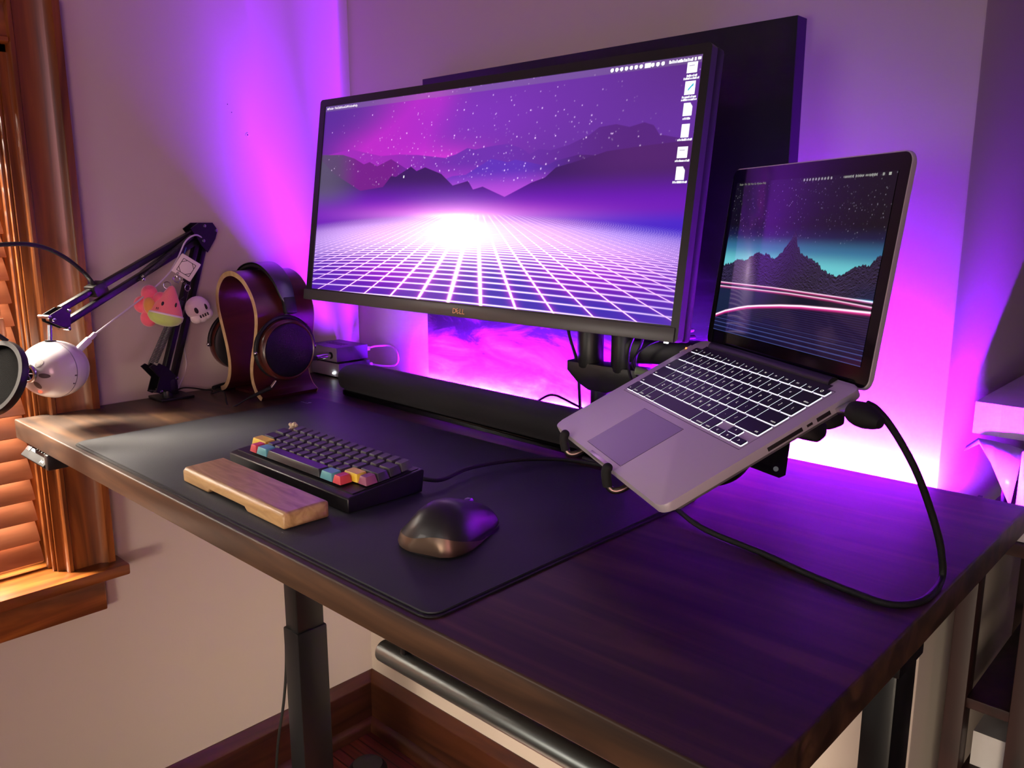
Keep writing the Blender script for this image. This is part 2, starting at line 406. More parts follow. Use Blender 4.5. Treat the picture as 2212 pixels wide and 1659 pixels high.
# height control under the left of the front edge
HX0, HX1 = .038, .150
hm = frame((1, 0, 0), (0, math.cos(.75), math.sin(.75)), (0, -math.sin(.75), math.cos(.75)), (HX0, -.752, .884))
hs = thing('desk_control_panel', 'black height control panel hanging under the desk front edge', 'control panel', hm)
MB().box((0, 0, -.012), (HX1-HX0, .030, 0), bev=.002).build('housing', mat('grey_panel_face', (24, 24, 27), .6, spec=.2), hs, local=True)
MB().box((.002, .012, .0001), (.022, .027, .0006)).build('display_window', mat('smoked_display', (70, 40, 42), .15), hs, local=True)
MB().box((.026, .014, .0001), (HX1-HX0-.004, .029, .0007)).build('button_strip', BLACKG, hs, local=True)
m = MB()
for i, ch in enumerate(['^', 'v', '1', '2', '3', '4', 'M']):
    vs, fs = text_geo(ch, .009); m._add([(x+.033+i*.0122, y+.0215, .001) for x, y, z in vs], fs)
m.build('button_legend', LEGEND, hs, local=True)
vs, fs = text_geo('jarvis', .007); m = MB(); m._add([(x+HX1-HX0-.016, y+.007, .0004) for x, y, z in vs], fs); m.build('brand_print', mat('white_print', (235, 235, 235), .6), hs, local=True)
MB().box((HX1-.002, -.748, .878), (HX1+.012, -.715, DZ-DT-.0005), bev=.003).build('mount', BLACK, hs)

# ---- desk pad
pad = thing('desk_pad', 'large black leather desk pad with rounded corners', 'desk pad', (.68, -.515, DZ))
MB().prism(rrect(.258, -.738, 1.100, -.292, .016, 8), DZ+.0002, DZ+.0022, bev=.0006, seg=1).build('underlayer', LEATHER_EDGE, pad)
MB().prism(rrect(.262, -.7345, 1.096, -.2955, .014, 8), DZ+.0022, DZ+.0042, bev=.0007).build('leather_top', LEATHER, pad)
m = MB(); Ml = Matrix.Translation((.289, -.330, DZ+.0044))
m.mi = 0; ring = [(.0035*math.cos(a), .0035*math.sin(a)) for a in [i*PI/8 for i in range(16)]]
m.poly([(x, y, 0) for x, y in ring], Ml)
for i, hh in enumerate((.0022, .0030, .0026, .0022, .0030, .0024, .0028)): m.poly([(-.019+i*.0034, -.0075, 0), (-.0166+i*.0034, -.0075, 0), (-.0166+i*.0034, -.0075+hh, 0), (-.019+i*.0034, -.0075+hh, 0)], Ml)
m.build('stamped_logo', mat('silver_stamp', (190, 196, 200), .4), pad)
PZ = DZ+.0044

# ---- wrist rest
wr = MB()
prof = [(0, .001), (.0, .016), (.004, .020), (.056, .0215), (.060, .019), (.060, .001)]
def wr_ring(x, cut):
    return [(x, y, (z if z > .003 else cut)) for y, z in prof]
xs = [(0, .003, .8), (.003, .0005, 1), (.07, .0005, 1), (.076, .006, 1), (.165, .006, 1), (.171, .0005, 1), (.252, .0005, 1), (.255, .003, .8)]
rs = []
for x, cut, s_ in xs:
    rs.append([(x, .03+(y-.03)*(s_ if s_ < 1 else 1), max(z, cut) if z < .003 else (z if s_ == 1 else z-.003)) for y, z in prof])
Mw = Matrix.Translation((.573, -.7105, PZ-.0004)) @ Matrix.Rotation(math.radians(-1.0), 4, 'Z')
wr.rings(rs, M=Mw)
o = wr.build('wrist_rest', RESTM, ang=28); bm_ = o.modifiers.new('b', 'BEVEL'); bm_.width = .003; bm_.segments = 3; bm_.limit_method = 'ANGLE'; bm_.angle_limit = math.radians(40)
tag(o, 'pale hardwood keyboard wrist rest with notched underside', 'wrist rest')

# ================================================================== MECHANICAL KEYBOARD
KM = Matrix.Translation((.553, -.632, PZ)) @ Matrix.Rotation(math.radians(-.8), 4, 'Z')
kb = thing('mechanical_keyboard', 'compact black mechanical keyboard with a few yellow, red and teal keys', 'keyboard', KM)
KW, KD = .284, .116; KT = math.radians(5.0)
m = MB()
cp = [(0, .001), (0, .0185), (.004, .0205), (KD-.003, .0205+math.tan(KT)*KD), (KD, .018+math.tan(KT)*KD), (KD-.004, .001)]
rs = [[(x, y, z) for y, z in cp] for x in (0, KW)]
m.rings(rs); o = m.build('case', mat('keyboard_case', (22, 22, 24), .35), kb, local=True, ang=30)
bv = o.modifiers.new('b', 'BEVEL'); bv.width = .0012; bv.segments = 2; bv.limit_method = 'ANGLE'
U = .0182; X0 = (KW-15*U)/2; Y0 = .0125
def cap_mesh(wu, name):
    bm2 = MB(); wv = wu*U; g = .0004; top = .0027
    n = 6; h = .0098
    x0, x1, y0, y1 = g, wv-g, g, U-g
    lv = [(0, 0, 0), (.5, .0012, .0008), (1, top, top*.8)]
    ringsv = []
    for z, ix, iy in ((0, 0, 0), (h*.5, top*.5, top*.35), (h*.93, top*.92, top*.7), (h, top*1.12, top*.9)):
        ringsv.append([(x, y, z) for x, y in rrect(x0+ix, y0+iy, x1-ix, y1-iy*.6, .0012, 2)])
    vs = [v for r_ in ringsv for v in r_]; nn = len(ringsv[0]); fs = []
    for a in range(3):
        for i in range(nn): fs.append((a*nn+i, a*nn+(i+1) % nn, (a+1)*nn+(i+1) % nn, (a+1)*nn+i))
    c = len(vs); vs.append(((x0+x1)/2, (y0+y1)/2, h-.0010))
    for i in range(nn): fs.append((3*nn+i, 3*nn+(i+1) % nn, c))
    bm2._add(vs, fs)
    bm2.bm.normal_update()
    me = bpy.data.meshes.new(name); bm2.bm.to_mesh(me); bm2.bm.free()
    me.polygons.foreach_set('use_smooth', [True]*len(me.polygons)); me.set_sharp_from_angle(angle=math.radians(38))
    return me
KEYC = {'d': mat('charcoal_keycap', (72, 70, 75), .5), 'm': mat('dark_modifier_keycap', (46, 44, 50), .5), 'y': mat('yellow_keycap', (236, 204, 62), .45), 'r': mat('red_keycap', (214, 74, 84), .45),
        't': mat('teal_keycap', (92, 168, 176), .45), 'p': mat('plum_keycap', (150, 84, 112), .45), 's': mat('black_spacebar', (40, 41, 46), .38)}
KL = {'y': 'yellow keycap', 'r': 'red keycap', 't': 'teal keycap', 'p': 'plum keycap'}
rows = [[(1.5, ''), (1, 'r'), (1.5, 't'), (7, 's'), (1.5, 't'), (1, 'r'), (1.5, '')],
        [(2.25, 'y')]+[(1, 'd')]*10+[(1.75, 'y'), (1, 'p')],
        [(1.75, 'm')]+[(1, 'd')]*11+[(2.25, 'm')],
        [(1.5, 'm')]+[(1, 'd')]*12+[(1.5, 'm')],
        [(1, '')]+[(1, 'd')]*14]
caps = {}
tiltM = Matrix.Rotation(KT, 4, 'X')
for ri, row in enumerate(rows):
    xx = X0
    for wu, c in row:
        if c:
            if (wu, c) not in caps:
                me = cap_mesh(wu, 'keycap'); me.materials.append(KEYC[c]); caps[(wu, c)] = me
            o = bpy.data.objects.new('keycap', caps[(wu, c)]); COL.objects.link(o); o.parent = kb; PM[o.name] = KM
            rt = [math.radians(a) for a in (5, 3, 0, -3, -6)][ri]
            yy = Y0+ri*U*math.cos(KT)
            o.matrix_local = Matrix.Translation((xx, yy, .0225+yy*math.tan(KT)+.0008*abs(ri-2))) @ Matrix.Rotation(KT-rt*.5, 4, 'X')
            if c in KL: o['label'] = KL[c]
        xx += wu*U
# plate seen between the caps
MB().rings([[(x, y, z) for y, z in ((.010, .0200), (KD-.006, .0200+math.tan(KT)*(KD-.016)), (KD-.006, .0225+math.tan(KT)*(KD-.016)), (.010, .0225))] for x in (X0-.001, X0+15*U+.001)]).build('switch_plate', BLACK, kb, local=True)
# bone coloured novelty cap on the escape key
m = MB(); ex, ey, ez = X0+.0085, Y0+4*U+.008, .0215+.1*.09+.0035
m.box((ex-.006, ey-.006, ez-.004), (ex+.006, ey+.006, ez+.001), bev=.002)
for dx, dy, dz, r in ((0, 0, .006, .0045), (-.004, -.001, .010, .0032), (.003, .001, .011, .0036), (.006, .002, .010, .0026), (-.001, -.004, .003, .003), (-.006, 0, .004, .0024)):
    m.ball((ex+dx, ey+dy, ez+dz), r, n=12, m=8)
o = m.build('novelty_keycap', mat('bone_resin', (196, 180, 150), .5, var=.3, vscale=300), kb, local=True); o['label'] = 'bone coloured sculpted keycap'
# keyboard cable
kc = MB().tube([KM @ Vector((KW-.006, KD-.006, .018)), (.845, -.498, PZ+.012), (.835, -.440, PZ+.012), (.845, -.375, PZ+.010), (.868, -.330, PZ+.008), (.905, -.300, PZ+.006), (.955, -.290, PZ+.006), (1.01, -.285, PZ+.006), (1.06, -.26, DZ+.006)], .0028, 10, 8)
tag(kc.build('keyboard_cable', CABLE), 'black braided cable leaving the back of the mechanical keyboard', 'cable')

# ================================================================== MOUSE
mo_dir = Vector((-.30, 1, 0)).normalized()
MX = Vector((mo_dir.y, -mo_dir.x, 0))
MM = frame(MX, mo_dir, (0, 0, 1), (.992, -.655, PZ))
mouse = thing('computer_mouse', 'black sculpted wireless mouse on the desk pad', 'mouse', MM)
def mouse_half(t, z_scale=1.0):
    pass
m = MB(); L = .120; rings_ = []
hp = [(0, .020), (.05, .033), (.13, .043), (.24, .0485), (.36, .0485), (.50, .0440), (.64, .0375), (.78, .0305), (.90, .0235), (1, .014)]
wpL = [(0, .020), (.05, .032), (.13, .041), (.24, .046), (.36, .045), (.50, .040), (.64, .035), (.78, .032), (.90, .029), (1, .021)]
wpR = [(0, .018), (.05, .028), (.13, .034), (.24, .037), (.36, .037), (.50, .035), (.64, .033), (.78, .031), (.90, .028), (1, .020)]
N = 32
for (t_, h), (_, wl_), (_, wr_) in zip(hp, wpL, wpR):
    ring = []
    for j in range(N):
        a = 2*PI*j/N; ca, sa = math.cos(a), math.sin(a)
        wv = wr_ if ca > 0 else wl_
        x = wv*math.copysign(abs(ca)**.8, ca); z = (h-.003)*abs(sa)**.85 if sa > 0 else .003*sa
        if ca < 0 and sa > 0: x *= 1-.34*sa*(h/.048)
        if ca > 0 and sa > 0: x *= 1-.16*sa
        if ca < 0 and sa < .35 and t_ < .5: x *= 1.10
        ring.append((x+.004, t_*L, .003+z))
    rings_.append(ring)
sm = []
for j in range(N):
    col_ = catmull([Vector(r_[j]) for r_ in rings_], 4); sm.append([tuple(p) for p in col_])
rings2 = [[sm[j][i] for j in range(N)] for i in range(len(sm[0]))]
m.rings(rings2)
from mathutils.bvhtree import BVHTree
bmesh.ops.recalc_face_normals(m.bm, faces=m.bm.faces[:])
tree = BVHTree.FromBMesh(m.bm)
body = m.build('body', mat('mouse_rubber', (34, 33, 36), .42, coat=.1), mouse, local=True, ang=60)
MB().prism([(x, y) for x, y in rrect(-.036, .004, .036, L-.004, .02, 6)], .0002, .004).build('underside', BLACK, mouse, local=True)
# bronze band round the lower rear and right side
cen = Vector((.004, .045, 0)); rows_ = [[] for _ in range(6)]
for i in range(41):
    u_ = i/40; ph = math.radians(205+u_*190)
    top_h = .015+.007*math.exp(-((u_-.42)/.16)**2) if u_ < .5 else .022*max(0, 1-(u_-.42)/.58)**1.2+.002
    for k_ in range(6):
        z = .0022+(max(top_h, .004)-.0022)*k_/5
        d_ = Vector((math.cos(ph), math.sin(ph), 0)); o_ = cen+d_*.15; o_.z = z
        hit = tree.ray_cast(o_, -d_)
        p_ = hit[0] if hit[0] is not None else cen+d_*.03+Vector((0, 0, z))
        rows_[k_].append(tuple(p_+d_*.0007))
mb_ = MB(); mb_.rings(rows_, closed=False, cap=False)
o = mb_.build('metal_band', mat('bronze_band', (108, 88, 74), .34, .6), mouse, local=True, ang=60)
o['label'] = 'bronze band round the lower edge'
MB().cyl((.0005, .088, .0262), (.0075, .088, .0262), .0095, 24, bev=.0015).build('scroll_wheel', DARKSTEEL, mouse, local=True)

# ================================================================== SOUNDBAR
SA = math.radians(-1.9)
SM = frame((math.cos(SA), math.sin(SA), 0), (-math.sin(SA), math.cos(SA), 0), (0, 0, 1), (.245, -.246, DZ))
sb = thing('soundbar', 'long black fabric soundbar lying behind the desk pad', 'soundbar', SM)
m = MB(); SL = .72; rs = []
def sbring(x, k):
    out = []
    cy, cz, ry, rz = .036, .034, .036*k, .026*k
    for j in range(28):
        a = 2*PI*j/28; ca, sa = math.cos(a), math.sin(a)
        out.append((x, cy+ry*math.copysign(abs(ca)**.75, ca), cz+rz*math.copysign(abs(sa)**.75, sa)))
    return out
for x, k in ((-.001, .30), (.001, .55), (.006, .78), (.015, .93), (.028, 1), (SL-.028, 1), (SL-.015, .93), (SL-.006, .78), (SL-.001, .5)): rs.append(sbring(x, k))
m.rings(rs); m.build('fabric_shell', FABRIC, sb, local=True, ang=60)
MB().prism(rrect(.012, .004, SL-.012, .066, .02), .0035, .012, bev=.001).build('plastic_base', BLACKG, sb, local=True)
MB().box((.02, .050, .030), (SL-.02, .0725, .0545), bev=.001).build('rear_strip', mat('satin_black_rail', (34, 33, 38), .4), sb, local=True)
m = MB()
for xx in (.06, SL-.06):
    m.box((xx-.02, .02, .0002), (xx+.02, .05, .004))
m.build('rubber_foot', RUBBER, sb, local=True)

# ================================================================== AMPLIFIER STACK
def amp(x0, y0, z, w_, d_, h, name, lb, top):
    t = thing(name, lb, 'amplifier' if top else 'audio converter', (x0, y0, z))
    face = mat('amp_face', (184, 178, 182), .45, .3); topm = mat('amp_top', (98, 92, 112), .5, .6)  # front tone lightened in place of warm light from the left
    MB().box((x0, y0, z+.003), (x0+w_, y0+d_, z+h), bev=.0012).build('case', topm, t)
    MB().box((x0+.0006, y0-.0014, z+.0035), (x0+w_-.0006, y0, z+h-.0006), bev=.0005).build('front_panel', face, t)
    m = MB()
    for xx in (x0+.01, x0+w_-.01):
        for yy in (y0+.01, y0+d_-.01): m.cyl((xx, yy, z-.0002), (xx, yy, z+.0035), .005, 14)
    m.build('feet', RUBBER, t)
    return t
AX, AY, AW, AD = .010, -.146, .107, .082
A1 = amp(AX+.004, AY+.002, DZ+.0004, AW, AD, .033, 'audio_converter', 'slim grey metal audio box at the bottom of the stack with a lit white light', False)
A2 = amp(AX, AY, DZ+.0334, AW, AD, .0345, 'headphone_amplifier', 'grey metal headphone amplifier stacked on top with a plug in front', True)
MB().ball((AX+.094, AY-.0025, DZ+.012), .0022, n=12, m=8).build('indicator_light', mat('led_white', (255, 255, 255), .5, emit=(240, 250, 255), estr=14), A1)
m = MB(); m.cyl((AX+.086, AY-.0014, DZ+.05), (AX+.086, AY-.003, DZ+.05), .0075, 20); m.build('headphone_socket', BLACK, A2)
m = MB()
for i in range(10):
    for j in range(3): m.box((AX+.022+i*.006, AY+.03+j*.008, DZ+.0679), (AX+.0245+i*.006, AY+.034+j*.008, DZ+.0682))
m.build('vent_slots', INK, A2)
# jack and its lead
jk = thing('headphone_plug', 'steel headphone plug and thick black lead in the amplifier front', 'plug', (AX+.086, AY-.02, DZ+.05))
MB().cyl((AX+.086, AY-.0035, DZ+.05), (AX+.083, AY-.036, DZ+.048), .0055, 20, bev=.001).build('metal_barrel', STEEL, jk)
MB().tube([(AX+.083, AY-.035, DZ+.048), (AX+.079, AY-.055, DZ+.047), (AX+.07, AY-.085, DZ+.040), (AX+.066, AY-.11, DZ+.018), (AX+.05, AY-.125, DZ+.006), (.012, AY-.15, DZ+.005), (.013, AY-.19, DZ+.005), (.016, -.36, DZ+.005), (.03, -.388, DZ+.005)], .0042, 12, 6).build('lead', RUBBER, jk)
# usb loop behind, lying out to the right
ub = thing('usb_loop_cable', 'short pale cable looping between the two stacked audio boxes', 'cable', (AX+.09, AY+.12, DZ+.03))
b0 = Vector((AX+AW-.014, AY+AD, DZ+.056)); b1 = Vector((AX+AW-.010, AY+AD+.002, DZ+.020))
PINKC = mat('pale_pink_cable', (214, 150, 190), .45)
for q in (b0, b1): MB().box((q.x-.006, q.y+.0005, q.z-.005), (q.x+.006, q.y+.014, q.z+.005), bev=.002).build('plug', WHITEC, ub)
MB().tube([b0+Vector((0, .012, 0)), b0+Vector((.01, .030, .004)), b0+Vector((.045, .046, .004)), (AX+AW+.062, AY+.118, DZ+.040), b1+Vector((.05, .042, .0)), b1+Vector((.02, .030, -.004)), b1+Vector((0, .012, 0))], .0022, 10, 8).build('cord', PINKC, ub)

# ================================================================== HEADPHONE STAND
HY0 = -.377; HD = .125
def omega():
    # centre line of the bent ply in x,z (z above desk)
    L = [(.040, .0035), (.060, .012), (.077, .034), (.082, .062), (.076, .095), (.062, .135), (.052, .165), (.050, .190), (.058, .212), (.078, .231), (.104, .239), (.129, .237)]
    R = [(.155, .226), (.180, .202), (.193, .175), (.194, .150), (.186, .115), (.174, .085), (.1665, .058), (.168, .035), (.180, .015), (.198, .0035)]
    return [Vector((x, 0, z)) for x, z in L+R]
cl = catmull(omega(), 6)
hsd = thing('headphone_stand', 'omega shaped bent plywood headphone stand with dark veneer', 'headphone stand', (.12, HY0, DZ))
TH = .0048
ins, outs = [], []
for i, p in enumerate(cl):
    a = cl[max(0, i-1)]; b2 = cl[min(len(cl)-1, i+1)]; t_ = (b2-a).normalized(); n_ = Vector((-t_.z, 0, t_.x))
    outs.append(p+n_*TH); ins.append(p-n_*TH)
for q in (ins, outs):
    for e_ in (0, -1): q[e_].z = max(q[e_].z, .0006)
def omring(y, g=0): return [(v.x, y, DZ+max(v.z, .0004)) for v in outs]+[(v.x, y, DZ+max(v.z, .0004)) for v in reversed(ins)]
def strip_mesh(y0, y1):
    m = MB(); k = len(outs)
    A = [(v.x, y0, DZ+max(v.z, .0004)) for v in outs]; B = [(v.x, y0, DZ+max(v.z, .0004)) for v in ins]
    A2_ = [(v[0], y1, v[2]) for v in A]; B2_ = [(v[0], y1, v[2]) for v in B]
    vs = A+B+A2_+B2_; fs = []
    for i in range(k-1):
        fs += [(i, i+1, k+i+1, k+i), (2*k+i, 3*k+i, 3*k+i+1, 2*k+i+1), (i, 2*k+i, 2*k+i+1, i+1), (k+i, k+i+1, 3*k+i+1, 3*k+i)]
    fs += [(0, k, 3*k, 2*k), (k-1, 3*k-1, 4*k-1, 2*k-1)]
    m._add(vs, fs); return m
strip_mesh(HY0+.0012, HY0+HD-.0012).build('bent_panel', PLYDARK, hsd, ang=40)
# pale laminated edges with fine glue lines
def edge(y0, y1):
    m = MB(); k = len(outs); layers = 4
    for L_ in range(layers):
        a0, a1 = L_/layers+.012, (L_+1)/layers-.012
        A = [outs[i].lerp(ins[i], a0) for i in range(k)]; B = [outs[i].lerp(ins[i], a1) for i in range(k)]
        vs = [(v.x, y0, DZ+max(v.z, .0004)) for v in A]+[(v.x, y0, DZ+max(v.z, .0004)) for v in B]+[(v.x, y1, DZ+max(v.z, .0004)) for v in A]+[(v.x, y1, DZ+max(v.z, .0004)) for v in B]
        fs = []
        for i in range(k-1):
            fs += [(i, i+1, k+i+1, k+i), (2*k+i, 3*k+i, 3*k+i+1, 2*k+i+1), (i, 2*k+i, 2*k+i+1, i+1), (k+i, k+i+1, 3*k+i+1, 3*k+i)]
        m._add(vs, fs)
    return m
o = edge(HY0, HY0+.0012).build('laminated_edge', PLYEDGE, hsd, ang=40); o['label'] = 'pale laminated ply edge'
o = edge(HY0+HD-.0012, HY0+HD).build('laminated_edge', PLYEDGE, hsd, ang=40)
# foot plates joining the flared feet
MB().box((.060, HY0+.02, DZ+.0003), (.180, HY0+HD-.004, DZ+.006), bev=.001).build('base_plate', PLYDARK, hsd)

# ================================================================== HEADPHONES
HB = -.314
hd = thing('headphones', 'large open-back headphones with wooden rimmed black cups on the stand', 'headphones', (.12, HB, DZ+.12))
arc = [Vector((x, 0, z)) for x, z in ((.0245, .190), (.036, .218), (.068, .243), (.112, .2535), (.150, .248), (.185, .226), (.203, .198), (.2085, .184))]
arc = catmull(arc, 5)
def strap(w0, th, off, yc, y_t=0):
    rs = []
    for i, p in enumerate(arc):
        a = arc[max(0, i-1)]; b2 = arc[min(len(arc)-1, i+1)]; t_ = (b2-a).normalized(); n_ = Vector((-t_.z, 0, t_.x))
        u = abs(i/(len(arc)-1)-.5)*2; ww = w0*(1-.50*u*u)
        q = p+n_*off
        ring = []
        for a_, b_ in rrect(-ww, -th, ww, th, min(th*.9, .004), 3): ring.append((q.x+n_.x*b_, yc+a_, DZ+q.z+n_.z*b_))
        rs.append(ring)
    return MB().rings(rs)
strap(.021, .0035, 0, HB).build('head_pad', mat('padded_black_leather', (26, 25, 28), .45, bump=.2, bscale=500), hd, ang=50)
strap(.020, .0008, .0052, HB-.0015).build('spring_band', DARKSTEEL, hd, ang=50)
def cup(sx, c, tilt):
    # axis points outwards (sx) and a little up
    ax = Vector((sx*math.cos(tilt), 0.0, math.sin(tilt))); up = Vector((-ax.z*sx, 0, abs(ax.x))).normalized(); yv = Vector((0, 1, 0))
    K_ = Matrix.Scale(1.16, 4)
    F = frame(yv, up, yv.cross(up) if yv.cross(up).dot(ax) > 0 else -(yv.cross(up)), c)
    if F.determinant() < 0: F = frame(-yv, up, F.col[2].to_3d(), c)
    F = F @ K_
    p = hd
    m = MB(); m.M = F
    m.lathe([(.030, -.0165), (.044, -.0175), (.050, -.0145), (.050, -.010), (.046, -.006), (.030, -.006)], n=40); m.build('ear_pad', mat('soft_ear_pad', (24, 24, 26), .5), p, ang=50)
    m = MB(); m.M = F
    m.lathe([(.030, -.007), (.048, -.007), (.050, -.003), (.050, .008), (.048, .0125), (.0455, .0142), (.0440, .013), (.043, .011), (.030, .011)], n=44)
    cc = m.build('cup_ring', wood('cup_wood', [(.3, (44, 16, 14)), (.5, (74, 30, 22)), (.75, (92, 42, 30))], .3, (40, 10, 10), coat=.3), p, ang=40)
    m = MB(); m.M = F
    m.lathe([(.0008, .0156), (.02, .0154), (.038, .0148), (.0438, .0132), (.0438, .009), (.0008, .009)], n=44)
    m.build('grille', mat('woven_black_grille', (8, 7, 9), .6, spec=.15, bump=1.0, bscale=900), cc)
    # gimbal yoke over the upper half
    m = MB(); m.M = F
    pts = [(.0535*math.cos(a), .0535*math.sin(a), .001) for a in [math.radians(d) for d in range(-4, 185, 8)]]
    m.tube(pts, .0032, 8); m.build('yoke', BLACKM, p)
    m = MB(); m.M = F
    for q in (1, -1): m.ball((q*.0545, 0, .001), .0036, n=12, m=8)
    m.build('pivot_screw', STEEL, p)
    top = F @ Vector((0, .0535, .001))
    return F, top
F1, top1 = cup(1, Vector((.2215, HB-.020, DZ+.0985)), math.radians(1))
F2, top2 = cup(-1, Vector((.0265, HB-.012, DZ+.0945)), math.radians(1))
for top, e_ in ((top1, arc[-1]), (top2, arc[0])):
    ev = Vector((e_.x, HB, DZ+e_.z))
    sgn = 1 if e_.x > .1 else -1
    MB().tube([top, ev+Vector((sgn*.003, 0, -.012))], .0017, 8).build('slider_rod', STEEL, hd)
    Mb = Matrix.Translation(ev+Vector((sgn*.002, 0, -.004))) @ Matrix.Rotation(math.radians(-14*sgn), 4, 'Y')
    MB().box((-.006, -.013, -.016), (.006, .013, .016), Mb, bev=.003).build('slider_block', BLACK, hd)
# cable from the near cup, lying on the desk
jp = F1 @ Vector((.022 if F1.col[0].y < 0 else -.022, -.049, .002))
hc = thing('headphone_cable', 'thin black cable plugged into the headphone cup and trailing over the desk', 'cable', jp)
e1 = jp+Vector((-.002, -.010, -.012)); e2 = e1+Vector((-.016, -.038, -.016))
MB().cyl(jp, e1, .0035, 14).build('metal_plug', STEEL, hc)
MB().cyl(e1, e2, .0040, 14, .0028).build('strain_relief', RUBBER, hc)
MB().tube([e2, e2+Vector((-.02, -.030, -.016)), Vector((.110, -.408, DZ+.012)), (.070, -.412, DZ+.003), (.042, -.398, DZ+.003), (.025, -.405, DZ+.003), (.022, -.43, DZ+.010), (.02, -.45, DZ+.012), (.012, -.47, DZ+.003)], .0016, 8, 8).build('cord', RUBBER, hc)

# ================================================================== MICROPHONE BOOM ARM (in one vertical plane)
NB = Vector((-.9446, -.3283, 0)); BO = Vector((.05, -.495, .95))
def bp_(px, py, off=0):
    o_ = CPOS; d_ = (_f+(px-1106)/CF*_r2-(py-829.5)/CF*_u2); k_ = ((BO+NB*off-o_).dot(NB))/d_.dot(NB); return o_+d_*k_
ARMD = Vector((.3283, -.9446, 0))
arm = thing('boom_arm', 'black scissor microphone boom arm clamped to the left desk edge', 'boom arm', bp_(355, 850))
def bar(px0, py0, px1, py1, w_=.0055, d_=.0055, offs=(0,), name='arm_bar', mt=None):
    m = MB()
    for of in offs:
        a = bp_(px0, py0)+NB*of; b2 = bp_(px1, py1)+NB*of
        t_ = (b2-a).normalized(); s2 = t_.cross(NB).normalized()
        Mx = frame(t_, s2, NB, a)
        m.box((0, -w_, -d_), ((b2-a).length, w_, d_), Mx, bev=.0012)
    return m.build(name, mt or BLACKM, arm)
bar(446, 500, 372, 826)                                  # lower arm, rear bar
bar(428, 506, 355, 806, name='arm_bar')                  # lower arm, front bar
bar(437, 490, 130, 668)                                  # upper bar
bar(424, 520, 133, 702)                                  # lower bar
def plate(pts, d0, d1, name, mt=BLACKM):
    m = MB(); P3 = [bp_(*p) for p in pts]
    for off0, off1 in ((d0, d0+.0022), (d1-.0022, d1)):
        n_ = len(P3); vs = [tuple(p+NB*off0) for p in P3]+[tuple(p+NB*off1) for p in P3]
        fs = [tuple(range(n_))[::-1], tuple(range(n_, 2*n_))]+[(i, (i+1) % n_, n_+(i+1) % n_, n_+i) for i in range(n_)]
        m._add(vs, fs)
    return m.build(name, mt, arm)
elb = plate([(403, 494), (420, 481), (450, 481), (461, 497), (456, 516), (440, 545), (425, 528), (415, 510)], -.011, .011, 'elbow_plate')
hdp = plate([(96, 682), (126, 664), (143, 669), (144, 712), (135, 710), (100, 695)], -.010, .010, 'head_plate')
bsp = plate([(313, 792), (322, 786), (330, 790), (334, 784), (350, 792), (372, 812), (376, 848), (368, 851), (345, 840), (338, 850), (328, 846), (336, 815)], -.012, .012, 'spring_hook_plate')
for px, py in ((432, 488), (457, 498), (430, 520), (106, 690), (139, 671), (139, 709), (339, 845), (372, 816), (300, 603), (96, 684)):
    c = bp_(px, py); MB().cyl(c-NB*.0135, c+NB*.0135, .0034, 14, bev=.001).build('bolt', STEEL, arm)
def spring(px0, py0, px1, py1, off, turns=58, r=.0042):
    a = bp_(px0, py0)+NB*off; b2 = bp_(px1, py1)+NB*off; t_ = (b2-a); L_ = t_.length; t_.normalize(); u_ = t_.orthogonal().normalized(); v_ = t_.cross(u_)
    pts = []
    n_ = turns*8
    pts.append(a)
    for i in range(n_+1):
        q = 2*PI*turns*i/n_; pts.append(a+t_*(L_*(.06+.88*i/n_))+r*(math.cos(q)*u_+math.sin(q)*v_))
    pts.append(b2)
    MB().tube(pts, .0008, 5).build('spring', DARKSTEEL, arm)
spring(412, 505, 290, 604, -.0105); spring(416, 508, 296, 606, .0105)
spring(388, 640, 322, 792, -.011, 44); spring(396, 645, 330, 796, .0105, 44)
# pivot and clamp on the desk edge
c0 = bp_(362, 850); cb = Vector((max(c0.x, .03), c0.y, DZ))
m = MB(); m.cyl((cb.x, cb.y, DZ+.0002), (cb.x, cb.y, DZ+.022), .011, 20, bev=.002); m.box((DX0+.0005, cb.y-.02, DZ+.0002), (cb.x+.018, cb.y+.045, DZ+.005), bev=.001)
m.box((cb.x-.008, cb.y-.010, DZ+.018), (cb.x+.012, cb.y+.012, DZ+.04), bev=.003)
m.build('desk_clamp', BLACK, arm)
# mic stem + microphone (hangs from the head plate)
mc = thing('microphone', 'round white desk microphone with chrome emblem hanging from the boom arm', 'microphone', bp_(118, 795))
C = bp_(118, 797); RB = .0525
MB().cyl(bp_(107, 702), bp_(108, 738), .0042, 18).build('threaded_stem', STEEL, mc)
vdir = (C-CPOS).normalized()
m = MB(); m.ball(C, RB, n=48, m=28, sc=(1, 1, .90)); m.build('ball_body', WHITEP, mc, ang=80)
vr = vdir.cross(_u2).normalized(); fd = (-vr*.70-vdir*.70-_u2*.14).normalized()      # direction the microphone faces
s1 = fd.cross(Vector((0, 0, 1))).normalized(); s2 = s1.cross(fd).normalized()
if s2.z < 0: s2 = -s2
MF = frame(s1, s2, fd, C)
def on_ball(a, r_ang, k=1.0):   # point on ball at polar angle r_ang from fd, azimuth a
    d = fd*math.cos(r_ang)+(s1*math.cos(a)+s2*math.sin(a))*math.sin(r_ang)
    d = Vector((d.x, d.y, d.z*.90)); return C+d*RB*k
m = MB(); m.M = Matrix.Translation(fd*RB*.965-Vector((0, 0, fd.z*RB*.1))) @ MF
m.lathe([(.0125, -.003), (.0150, -.002), (.0155, .002), (.0140, .0045), (.0115, .0045), (.0105, .003), (.0105, -.002)], n=28); eb = m.build('chrome_ring', STEEL, mc, ang=50)
m = MB(); m.M = Matrix.Translation(fd*RB*.965-Vector((0, 0, fd.z*RB*.1))) @ MF
